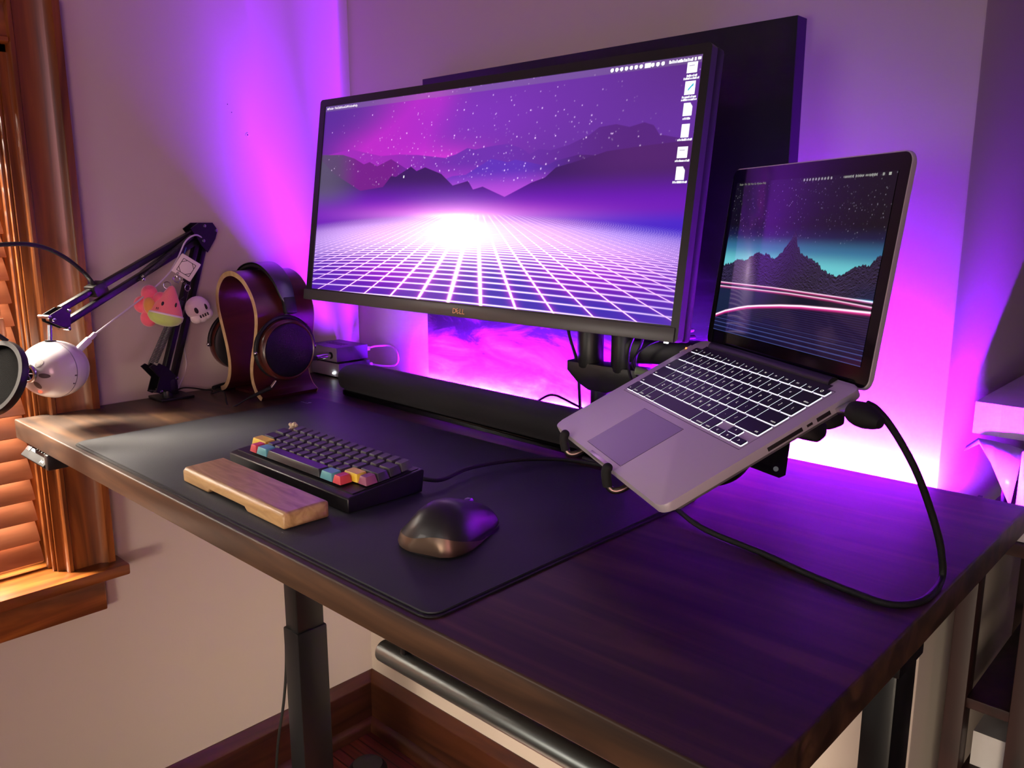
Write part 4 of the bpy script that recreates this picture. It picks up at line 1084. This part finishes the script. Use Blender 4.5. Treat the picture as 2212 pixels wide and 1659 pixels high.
# ================================================================== MONITOR ARM with laptop tray
LT = Vector((0.9617236467385781, -0.4127451864103387, 1.033948804764782))
LR = Matrix(((0.8456653109292369, 0.4760494403147439, -0.2413029470747844), (-0.5337067332969034, 0.756576770330241, -0.37782100713196165), (0.0027027253846862273, 0.44829512709004654, 0.8938815214013622)))
LM = Matrix.Translation(LT) @ LR.to_4x4()
armt = thing('monitor_mount', 'black double monitor mount on a pole behind the soundbar, carrying the laptop tray', 'monitor arm', (.82, -.12, DZ))
PXc, PYc = .808, -.118
m = MB(); m.cyl((PXc, PYc, DZ+.0004), (PXc, PYc, 1.035), .0165, 28); m.build('pole', BLACKM, armt)
m = MB(); m.box((PXc-.045, DY1-.105, DZ+.0003), (PXc+.045, DY1-.010, DZ+.008), bev=.003); m.build('desk_clamp', BLACKM, armt)
m = MB()
hub = [(-.062, 0), (-.062, .016), (-.040, .034), (-.018, .044), (.018, .044), (.05, .034), (.078, .016), (.078, 0)]
Mh = frame((1, 0, 0), (0, 0, -1), (0, 1, 0), (PXc+.006, PYc-.020, 1.055)); m.prism(hub, 0, .040, Mh, bev=.004)
m.build('hub', BLACK, armt)
for xx, zt_ in ((PXc-.022, 1.115), (PXc+.046, 1.112)):
    m = MB(); m.cyl((xx, PYc, 1.045), (xx, PYc, zt_), .0215, 28, bev=.004); m.cyl((xx, PYc, zt_), (xx, PYc, zt_+.035), .016, 24); m.build('joint_cylinder', BLACK, armt)
m = MB(); m.box((PXc-.042, PYc-.016, 1.14), (PXc-.008, PYc+.016, 1.30), bev=.006)
m.box((.60, PYc-.012, 1.285), (PXc-.008, PYc+.012, 1.325), bev=.006)
m.box((.585, -.178, 1.26), (.69, PYc, 1.36), bev=.004)
m.build('monitor_bracket', BLACK, armt)
# arm to the laptop tray
TC = LM @ Vector((.165, .120, -.050))
m = MB(); m.box((0, -.020, -.022), (.20, .020, .016), frame(Vector((.96, .28, 0)).normalized(), Vector((-.28, .96, 0)).normalized(), (0, 0, 1), (PXc+.046, PYc, 1.085)), bev=.008); m.build('upper_link', BLACK, armt)
e_ = Vector((PXc+.046, PYc, 1.085))+Vector((.96, .28, 0)).normalized()*.20
m = MB(); m.cyl((e_.x, e_.y, 1.03), (e_.x, e_.y, 1.11), .021, 24, bev=.004)
q0 = Vector((e_.x, e_.y, 1.045)); q1 = at(1745, 910, .985)
m.tube([q0, (q0+q1)/2+Vector((.02, .01, -.01)), q1], .017, 14, 6); m.build('lower_link', BLACK, armt)
m = MB()
for poly_, dd_, th_ in (([(1722, 876), (1828, 868), (1827, 918), (1806, 926), (1790, 930), (1740, 905)], .95, .055), ([(1690, 900), (1790, 915), (1788, 942), (1768, 958), (1748, 950), (1712, 946), (1698, 930)], .935, .045)):
    vs = [tuple(at(a, b2, dd_)) for a, b2 in poly_]+[tuple(at(a, b2, dd_)+_f*th_) for a, b2 in poly_]; n_ = len(poly_)
    m._add(vs, [tuple(range(n_))[::-1], tuple(range(n_, 2*n_))]+[(i, (i+1) % n_, n_+(i+1) % n_, n_+i) for i in range(n_)])
bmesh.ops.recalc_face_normals(m.bm, faces=m.bm.faces[:]); m.bev(m.bm.faces[:], .004)
m.cyl(at(1712, 920, .925), at(1712, 920, .94), .011, 20, bev=.002)
m.build('tilt_joint', BLACK, armt)
m = MB(); m.M = LM; m.box((.02, .03, -.0190), (.285, .205, -.0160), bev=.001); m.build('tray_plate', BLACKM, armt)
# hanging vesa plate with holes seen beside the laptop
Vp = frame((.62, .60, -.50), (-.5, .82, .28), (0, 0, 1), (0, 0, 0))
a_ = at(1592, 985, .93); b_ = at(1712, 900, .99); c_ = at(1692, 1030, .97); d_ = at(1610, 1002, .93)
vx = (c_-d_).normalized(); vz = vx.cross((a_-d_)).normalized() if (a_-d_).length > 1e-6 else Vector((0, -1, 0)); 
m = MB(); quad = [at(1600, 925, .985), at(1716, 895, .995), at(1697, 1026, .965), at(1685, 1031, .962), at(1608, 1002, .955)]
nq = (quad[1]-quad[0]).cross(quad[2]-quad[0]).normalized()
n_ = len(quad); vs = [tuple(p) for p in quad]+[tuple(p+nq*.003) for p in quad]
m._add(vs, [tuple(range(n_))[::-1], tuple(range(n_, 2*n_))]+[(i, (i+1) % n_, n_+(i+1) % n_, n_+i) for i in range(n_)])
vpo = m.build('vesa_plate', BLACKM, armt)
m = MB()
for px, py, dd in ((1660, 975, .9635), (1676, 1013, .957)):
    c = at(px, py, dd); m.cyl(c, c+(CPOS-c).normalized()*.002, .003, 12)
m.build('plate_screw', DARKSTEEL, vpo)
# two front hooks with rubber sleeves that hold the laptop lip
for hx in (.058, .197):
    m = MB(); m.M = LM
    path = [(hx, .06, -.0205), (hx+.003, .02, -.0210), (hx+.004, .002, -.0225), (hx+.002, -.0085, -.0200), (hx, -.0110, -.0130), (hx, -.0090, -.006)]
    m.tube(path, .0036, 12, 6); hk = m.build('tray_hook', STEEL if False else mat('nickel_rod', (150, 140, 128), .28, 1.0), armt)
    m = MB(); m.M = LM
    m.tube([(hx, -.0112, -.0130), (hx, -.0092, -.005), (hx, -.0062, .0020), (hx, -.0035, .0045)], .0052, 14, 5); m.ball((hx, -.0034, .0044), .0052, n=14, m=10)
    m.build('rubber_sleeve', RUBBER, hk)
m = MB(); m.tube([at(1480, 1010, .93), at(1520, 1036, .93), at(1565, 1034, .93), at(1600, 1012, .94), at(1618, 980, .96), at(1622, 950, .98)], .0065, 12, 6); m.build('tray_rod', BLACKM, armt)
# cables bundled at the hub
for i, (lb, pts, r_) in enumerate((
    ('thin black cable hanging left of the monitor arm pole', [(.742, -.130, 1.16), (.748, -.128, 1.10), (.762, -.122, 1.05), (.766, -.120, 1.00), (.768, -.118, .955), (.760, -.10, .944)], .0026),
    ('black cable looping between the monitor and the laptop, upper of the loops', [(.93, -.20, 1.13), (.905, -.165, 1.115), (.885, -.150, 1.09), (.886, -.152, 1.06), (.905, -.16, 1.035), (.93, -.15, 1.01)], .0022),
    ('black cable looping between the monitor and the laptop, lower of the loops', [(.95, -.20, 1.135), (.918, -.168, 1.10), (.900, -.155, 1.075), (.908, -.158, 1.05), (.94, -.165, 1.03)], .0022),
    ('black cable lying on the desk behind the soundbar', [(.62, -.085, .944), (.66, -.100, .968), (.70, -.110, .985), (.74, -.105, .975), (.79, -.075, .946)], .0022))):
    tag(MB().tube(pts, r_, 8, 8).build('power_cable', RUBBER), lb, 'cable')
gp = at(1372, 800, 1.19); gq = at(1400, 806, 1.185)
jg = thing('green_audio_plug', 'small pale green audio plug hanging left of the laptop', 'plug', gp)
MB().cyl(gp, gq, .0062, 18, .0052, bev=.0015).build('sleeve', mat('pale_green_plastic', (150, 170, 130), .4), jg)
MB().tube([gp, at(1366, 785, 1.19), at(1375, 765, 1.195), at(1400, 745, 1.20), at(1425, 735, 1.21)], .0016, 8, 6).build('lead', RUBBER, jg)
# black box with pale cable between monitor and laptop
hb = thing('usb_hub', 'dark box with pale cable seen between the monitor and the laptop screen', 'usb hub', (1.02, -.13, 1.12))
c = [at(1495, 655, 1.33), at(1535, 636, 1.33), at(1545, 745, 1.33), at(1490, 745, 1.33)]
nh = _f*.02; vs = [tuple(p) for p in c]+[tuple(p+nh) for p in c]
m = MB(); m._add(vs, [(3, 2, 1, 0), (4, 5, 6, 7), (0, 1, 5, 4), (1, 2, 6, 5), (2, 3, 7, 6), (3, 0, 4, 7)]); m.build('box', BLACK, hb)
MB().tube([at(1484, 716, 1.315), at(1505, 713, 1.315), at(1523, 720, 1.315), at(1527, 700, 1.315), at(1527, 660, 1.315), at(1528, 636, 1.318), at(1532, 624, 1.322), at(1536, 632, 1.33)], .0028, 8, 6).build('pale_lead', mat('grey_cable', (120, 96, 112), .5), hb)
MB().tube([at(1470, 733, 1.315), at(1500, 728, 1.315), at(1535, 735, 1.315)], .0034, 8, 6).build('black_lead', RUBBER, hb)

# ================================================================== LAPTOP
lap = thing('laptop', 'open silver laptop tilted on a tray, showing a teal mountain wallpaper', 'laptop', LM)
LW, LD = .314, .219
m = MB(); m.prism(rrect(0, 0, LW, LD, .011, 8), -.0090, 0, bev=.0012, seg=2); base = m.build('base', ALU, lap, local=True, ang=30)
MB().prism(rrect(.007, .007, LW-.007, LD-.007, .010, 8), -.0150, -.0091, bev=.004, seg=3).build('bottom_cover', mat('grey_bottom_cover', (120, 114, 118), .5, .3), lap, local=True, ang=40)
MB().box((.1276, -.0004, -.0050), (.180, .004, .00008), bev=.0004).build('thumb_notch', mat('bright_notch', (214, 206, 196), .3, .6), lap, local=True)
m = MB(); m.cyl((.036, LD-.0055, -.0015), (.278, LD-.0055, -.0015), .0062, 20); m.build('hinge', BLACK, lap, local=True)
MB().box((.030, LD-.0235, .00005), (.284, LD-.010, .0004)).build('hinge_channel', mat('hinge_shadow_strip', (34, 32, 36), .5), lap, local=True)
# keyboard well and touchpad
TP = mat('touchpad_glass', (150, 142, 152), .32, .35)
MB().prism(rrect(.1005, .0088, .1998, .0842, .003, 4), .00002, .00022).build('touchpad', TP, lap, local=True)
m = MB(); fr_ = .0004
for a, b2 in (((.1001, .0084), (.2002, .0088)), ((.1001, .0842), (.2002, .0846)), ((.1001, .0084), (.1005, .0846)), ((.1998, .0084), (.2002, .0846))): m.box((a[0], a[1], .00002), (b2[0], b2[1], .00012))
m.build('touchpad_gap', INK, lap, local=True)
m = MB()
for a, b2 in (((.0165, .0935), (.2965, .0942)), ((.0165, .2020), (.2965, .2026)), ((.0165, .0935), (.0171, .2026)), ((.2959, .0935), (.2965, .2026))): m.box((a[0], a[1], .00002), (b2[0], b2[1], .00014))
m.build('keyboard_well_edge', mat('well_shadow', (120, 112, 118), .5, .5), lap, local=True)
KEYM = mat('laptop_key', (12, 11, 13), .38)
KX0, KX1, KY0, KP = .0180, .2945, .0968, .0188
lrows = [
 # bottom row handled specially
 (0, None),
 (1, [(2.35, 'shift')]+[(1, c) for c in 'ZXCVBNM,./']+[(2.35, 'shift')]),
 (2, [(1.85, 'caps')]+[(1, c) for c in "ASDFGHJKL;'"]+[(1.85, 'return')]),
 (3, [(1.6, 'tab')]+[(1, c) for c in 'QWERTYUIOP[]']+[(1.1, '\\')]),
 (4, [(1, '`')]+[(1, c) for c in '1234567890-=']+[(1.7, 'delete')]),
 (5, [(1.05, 'esc')]+[(1.05, 'F%d' % i) for i in range(1, 13)]+[(1.05, 'O')])]
glow = MB()
def lkey(x0, x1, y0, y1, txt):
    g_ = .0011
    a0, a1, c0_, c1_ = x0+g_, x1-g_, y0+g_, y1-g_
    m = MB(); m.prism(rrect(a0, c0_, a1, c1_, .0011, 3), .0009, .0019, bev=.0003, seg=1)
    if txt:
        m.mi = 1; sz = .0052 if len(txt) == 1 else .0030
        vs, fs = text_geo(txt, sz)
        cx, cy = ((a0+a1)/2, (c0_+c1_)/2)
        if len(txt) > 1 and (y1-y0) > .012: cx = a0+.0055 if cx < .15 else a1-.0060; cy = c0_+.0030
        m._add([(x+cx, y+cy, .00200) for x, y, z in vs], fs)
    m.build('key', [KEYM, LEGEND], lap, local=True, fixn=False)
    e2_ = .00020
    glow.prism(rrect(a0-e2_, c0_-e2_, a1+e2_, c1_+e2_, .0013, 3), .0001, .00055)
for ri, row in lrows:
    y0 = KY0+ri*KP; y1 = y0+(KP if ri < 5 else .0105)
    if ri == 0:
        x = KX0
        for wv, tx in ((.0172, 'fn'), (.0186, 'control'), (.0186, 'option'), (.0236, 'command'), (.0945, ''), (.0236, 'command'), (.0186, 'option')):
            lkey(x, x+wv, y0, y1, tx); x += wv
        aw = (KX1-x)/3
        lkey(x, x+aw, y0, y0+KP/2+.0006, '<'); lkey(x+aw, x+2*aw, y0, y0+KP/2+.0006, 'v'); lkey(x+aw, x+2*aw, y0+KP/2-.0006, y1, '^'); lkey(x+2*aw, x+3*aw, y0, y0+KP/2+.0006, '>')
        continue
    tot = sum(w_ for w_, _ in row); sc_ = (KX1-KX0)/tot; x = KX0
    for wv, tx in row:
        lkey(x, x+wv*sc_, y0, y1, tx); x += wv*sc_
glow.build('key_backlight', WHITEGLOW, lap, local=True)
# ports on the right side
m = MB()
for y0, y1 in ((.112, .150), (.166, .181)): m.box((LW-.0004, y0, -.0074), (LW+.0003, y1, -.0034), bev=.0002)
m.box((LW-.0004, .155, -.0066), (LW+.0003, .161, -.0042))
m.build('ports', INK, lap, local=True)
# magsafe light and plug on the left
m = MB(); m.box((-.010, .188, -.0080), (-.0004, .206, -.0020), bev=.001); mg = m.build('power_plug', WHITEC, lap, local=True)
MB().ball((-.006, .197, -.0016), .0013, n=10, m=6).build('orange_light', mat('orange_led', (255, 120, 60), .4, emit=(255, 90, 40), estr=8), mg, local=True)
# lid
a_ = 2.166
LO = Vector((0, LD+.0034, -.0055)); LU = Vector((0, -math.cos(a_), math.sin(a_))); LN = Vector((1, 0, 0)).cross(LU)
if LN.y > 0: front = -1
LMf = frame((1, 0, 0), LU, Vector((1, 0, 0)).cross(LU), LO)   # local z of lid frame
zsgn = 1 if (Vector((1, 0, 0)).cross(LU)).dot(Vector((0, -1, 0))) > 0 else -1
def lid_box(mb, poly, z0, z1, bev=0, seg=2):
    mb.M = LMf; mb.prism(poly, zsgn*z0 if zsgn > 0 else -z1, zsgn*z1 if zsgn > 0 else -z0, bev=bev, seg=seg)
m = MB(); lid_box(m, rrect(0, -.002, LW, .2155, .011, 8), -.0050, -.0004, bev=.0012); lid = m.build('lid', ALU, lap, local=True, ang=30)
m = MB(); lid_box(m, rrect(.0012, .0, LW-.0012, .2143, .010, 8), -.0004, .0002); m.build('lid_glass', BLACKG, lid, local=True)
LX0, LX1, LY0, LY1 = .0137, .2990, .0190, .1983
LMT = [(.0137, .0985), (.0162, .0993), (.0306, .1026), (.0458, .1076), (.0623, .1067), (.0735, .1113), (.0895, .1186), (.1012, .1148), (.1048, .1173), (.118, .1124), (.1266, .112), (.1377, .1208), (.148, .131), (.153, .136), (.156, .143), (.1649, .127), (.1724, .1192), (.1847, .116), (.2042, .1119), (.2135, .1046), (.2219, .1037), (.2357, .099), (.248, .1019), (.2629, .1088), (.2742, .1123), (.2844, .1113), (.2949, .122), (.299, .1232)]
def wallpaper_mount(u, v):
    X_ = LX0+(LX1-LX0)*u; Y_ = LY0+(LY1-LY0)*v
    sky = mix(np.ones(u.shape+(3,))*L3((12, 9, 20)), L3((22, 26, 64)), sstep(.150, .134, Y_)); sky = mix(sky, L3((52, 112, 150)), sstep(.138, .120, Y_)); sky = mix(sky, L3((104, 198, 206)), sstep(.124, .104, Y_))
    sky = mix(sky, L3((16, 14, 40)), .0)
    r2 = np.random.RandomState(5); d = np.zeros_like(u); ny_, nx_ = u.shape
    for _ in range(420):
        a, b2 = r2.rand(), .62+.38*r2.rand(); c = r2.rand()**2*.35+.03; r_ = .0016
        i0, i1 = max(int((b2-.008)*ny_), 0), int((b2+.008)*ny_)+1; j0, j1 = max(int((a-.006)*nx_), 0), int((a+.006)*nx_)+2
        d[i0:i1, j0:j1] += c*np.exp(-((u[i0:i1, j0:j1]-a)/r_)**2-((v[i0:i1, j0:j1]-b2)/(r_*1.6))**2)
    out = sky+d[..., None]*np.array([.9, .9, 1.0])
    xs_ = np.linspace(LX0, LX1, 400); prof = np.interp(xs_, [p[0] for p in LMT], [p[1] for p in LMT]); jit = np.convolve(r2.rand(400)-.5, np.ones(3)/3, 'same')*.0045
    top = np.interp(X_, xs_, prof+jit)
    rock = np.ones_like(out)*L3((16, 13, 26))
    # contour lines on the rock
    cc_ = np.zeros_like(u)
    for k_ in range(26):
        off = .0022+.0016*k_
        wob = np.interp(X_, xs_, (prof+jit)*(1-k_/30)+(k_/30)*.085+np.convolve(r2.rand(400)-.5, np.ones(5)/5, 'same')*.004)-off*.55
        cc_ += np.exp(-((Y_-wob)/.00045)**2)
    rock = rock+cc_[..., None]*L3((54, 44, 78))*.9
    rock = mix(rock, L3((14, 34, 72)), sstep(.25, .30, X_)*sstep(.10, .08, Y_)*.6)
    mm = sstep(0, .0006, top-Y_)[..., None]
    out = out*(1-mm)+rock*mm
    # water
    l1 = np.interp(X_, [LX0, .1312, .2188, LX1], [.0779, .0798, .0797, .0795])
    l2 = np.interp(X_, [LX0, .16, .2337, LX1], [.0732, .0761, .0761, .0746])
    l3 = np.interp(X_, [LX0, .035, .0647, .085, .1093, .1509, .1893, .2474, LX1], [.0375, .0440, .0505, .0543, .0574, .0619, .065, .0677, .0696])
    wtr = mix(np.ones_like(out)*L3((16, 30, 62)), L3((20, 16, 36)), sstep(.06, .2, X_))
    wv_ = .5+.5*np.sin(Y_*9000/ (1+0*X_)); wtr = wtr+(wv_*.006)[..., None]
    m2 = sstep(0, .0006, l1-Y_)[..., None]; out = out*(1-m2)+wtr*m2
    low = mix(np.ones_like(out)*L3((14, 16, 46)), L3((30, 16, 44)), sstep(.08, .24, X_))
    m3 = sstep(0, .0006, l3-Y_)[..., None]; out = out*(1-m3)+low*m3
    k_ = np.log(np.clip(.085-Y_, .002, 1))/.085*1.0
    ph = np.abs(k_-np.round(k_)); hl = np.exp(-(ph/.09)**2)*sstep(0, .004, l3-Y_)*sstep(.045, .025, Y_)
    out = out+hl[..., None]*L3((70, 84, 150))*.9
    hl2 = np.exp(-((np.mod(Y_, .0022)-.0011)/.0005)**2)*sstep(.001, .006, l3-Y_)*sstep(.02, .04, Y_); out = out+hl2[..., None]*L3((46, 40, 84))*.5
    for l_, wd, st in ((l1, .0005, 1.0), (l2, .00055, .9), (l3, .0008, 1.6)):
        out = out+(np.exp(-((Y_-l_)/wd)**2)*st)[..., None]*np.array([1, .72, .9])+(np.exp(-((Y_-l_+wd*1.8)/(wd*1.7))**2)*.5*st)[..., None]*np.array([.85, .03, .30])
    out = out+(np.exp(-((Y_-l1)/.001)**2)*np.exp(-((X_-.2990)/.02)**2)*.9)[..., None]*np.array([.1, .6, .9])
    W_ = np.zeros_like(u)
    x_ = .155
    for i in range(10): W_[((X_-x_)/.0014)**2+((Y_-.1958)/.0014)**2 < 1] = .34; x_ += .0052
    for x0, x1 in ((.2215, .236), (.240, .2525), (.2545, .272)):
        for q in np.arange(x0, x1, .0016): W_[(X_ > q) & (X_ < q+.0011) & (np.abs(Y_-.1958) < .0010+.0004*math.sin(q*2000))] = .34
    W_[(np.abs(X_-.280) < .0012) & (np.abs(Y_-.1958) < .0012)] = .3; W_[(np.abs(X_-.289) < .0018) & (np.abs(Y_-.1958) < .0012)] = .4
    return out+W_[..., None]*np.array([.9, .95, .8])
LSM = screen_mat('laptop_picture', .05, .5, 1.0)
_R = LMf.to_3x3(); _O = LMf.to_translation()
def lid3(x, y):
    z = np.full_like(x, .0006*zsgn); P_ = np.stack([x, y, z], 1); Rm = np.array(_R); return P_ @ Rm.T+np.array(_O)
o = screen_mesh('screen', wallpaper_mount, 640, 402, LX0, LX1, LY0, LY1, lid3, LSM, lid)
m = MB(); m.M = LMf @ Matrix.Translation((0, 0, .0009*zsgn))
for body, xx in (('Finder', .0255), ('File', .0355), ('Edit', .0430), ('View', .0505), ('Go', .0570), ('Window', .0665), ('Help', .0770)):
    vs, fs = text_geo(body, .0034); m._add([(x+xx, y+.1958, 0) for x, y, z in vs], fs)
m.build('menu_text', mat('menu_dim', (160, 170, 150), .5, emit=(150, 165, 140), estr=.5), lid, local=True, fixn=False)
# power lead on the right side
pl = thing('display_cable', 'thick black cable plugged into the laptop and looping over the desk', 'cable', LM @ Vector((LW+.02, .196, -.007)))
m = MB(); m.M = LM; m.box((LW+.0004, .186, -.0100), (LW+.014, .202, -.0045), bev=.0006); m.build('metal_shell', STEEL, pl)
ca_ = LM @ Vector((LW+.012, .194, -.0075)); cb_ = ca_+Vector((.030, -.010, -.005))
m = MB(); Mx = frame((cb_-ca_).normalized(), (cb_-ca_).normalized().cross(Vector((0, 0, 1))).normalized(), (cb_-ca_).normalized().cross((cb_-ca_).normalized().cross(Vector((0, 0, 1)))).normalized(), ca_)
m.M = Mx
m.tube([(0, 0, 0), (.004, 0, 0), (.010, 0, 0), (.018, 0, 0), (.026, 0, 0), (.032, 0, 0)], [.0085, .0105, .0115, .011, .0085, .0055], 18); m.build('moulded_plug', RUBBER, pl)
cpts = [at(1872, 872, .745), at(1893, 884, .745), at(1920, 915, .745), at(1950, 962, .75), at(1980, 1020, .755), at(2003, 1080, .765), at(2022, 1140, .775), at(2033, 1190, .785), Vector((1.398, -.352, .948)), (1.4005, -.385, .9437), (1.396, -.418, .9435), (1.379, -.437, .9435), (1.349, -.435, .9435), (1.300, -.425, .9435), (1.243, -.408, .9435), (1.164, -.392, .945), (1.110, -.366, .950), (1.075, -.345, .956), (1.03, -.325, .958), (.985, -.305, .955), (.94, -.290, .951), (.905, -.282, .9505)]
MB().tube(cpts, .0034, 12, 8).build('cord', CABLE, pl)

# ================================================================== RACK, BOXES AND BAG AT THE RIGHT
rk = thing('wooden_rack', 'reddish brown wooden rack standing in the alcove right of the desk', 'rack', (1.55, .2, 0))
m = MB(); 
RY = .03
for xx in (1.320, 1.400, 1.68): 
    MB().box((xx, RY, 0), (xx+.026, RY+.035, .845), bev=.002).build('post', RACKM, rk)
for xx in (1.320, 1.68): MB().box((xx, .42, 0), (xx+.030, .455, .845), bev=.002).build('post', RACKM, rk)
MB().box((1.316, RY-.004, .8455), (1.715, .46, .864), bev=.002).build('top_board', RACKM, rk)
for zz in (.605, .485, .25): MB().box((1.345, RY+.006, zz), (1.705, .45, zz+.016), bev=.002).build('shelf', RACKM, rk)
tag(MB().box((1.352, RY+.040, .5015), (1.45, .22, .555)).build('small_box', CARD), 'small white box low inside the wooden rack', 'box')
b2x = thing('cardboard_box', 'white cardboard box standing on the rack, under the flat taped box', 'box', (1.55, .2, .8645))
MB().box((1.376, .034, .8645), (1.72, .36, .9865), bev=.002).build('carton', CARD, b2x)
b1x = thing('flat_box', 'flat white box sealed with glossy tape, on top of the other box', 'box', (1.5, .25, .987))
MB().box((1.302, .090, .9870), (1.72, .40, 1.0330), bev=.0015).build('carton', CARD, b1x)
m = MB(); m.box((1.336, .0885, .9880), (1.72, .0896, 1.0325)); m.build('packing_tape', TAPE, b1x)
MB().box((1.34, .20, 1.0331), (1.38, .24, 1.0334)).build('printed_label', mat('label_print', (120, 100, 110), .6), b1x)
bagm = mat('crumpled_plastic', (190, 170, 200), .2, spec=.6, bump=1.0, bscale=40)
m = MB(); c = [Vector((1.299, .075, .965)), Vector((1.312, .070, .9855)), Vector((1.36, .06, .985)), Vector((1.40, .030, .975)), Vector((1.385, .020, .91)), Vector((1.362, .045, .945)), Vector((1.335, .060, .970))]
vs = []
top_ = [(1.300, .080, .9700), (1.315, .075, .9850), (1.335, .070, .9855), (1.358, .064, .9850), (1.374, .055, .9840)]
bot_ = [(1.298, .078, .9620), (1.318, .070, .9780), (1.338, .052, .9600), (1.356, .036, .9360), (1.372, .026, .9120)]
m.rings([top_, bot_], closed=False, cap=False)
o = m.build('plastic_bag', bagm, ang=30); sd = o.modifiers.new('s', 'SOLIDIFY'); sd.thickness = .0008
tag(o, 'crumpled translucent plastic draped below the flat taped box', 'plastic bag')
tag(MB().tube([(1.352, .09, .955), (1.350, .085, .91), (1.356, .08, .88), (1.366, .075, .866)], .0022, 8, 6).build('hanging_cable', RUBBER), 'black cable hanging beside the white box on the rack', 'cable')
tag(MB().tube([(.300, -.415, .50), (.285, -.41, .43), (.268, -.41, .35), (.235, -.41, .24), (.20, -.40, .12), (.19, -.39, .02), (.16, -.36, .006)], .0028, 8, 8).build('leg_cable', RUBBER), 'black cable dropping to the floor beside the left desk leg', 'cable')
rv = thing('black_disc', 'black round plastic object on the floor below the desk corner', 'floor object', (.19, -.20, 0))
MB().lathe([(.001, .001), (.045, .001), (.047, .01), (.044, .032), (.034, .043), (.001, .046)], Matrix.Translation((.186, -.158, .0)), 36).build('shell', BLACK, rv)
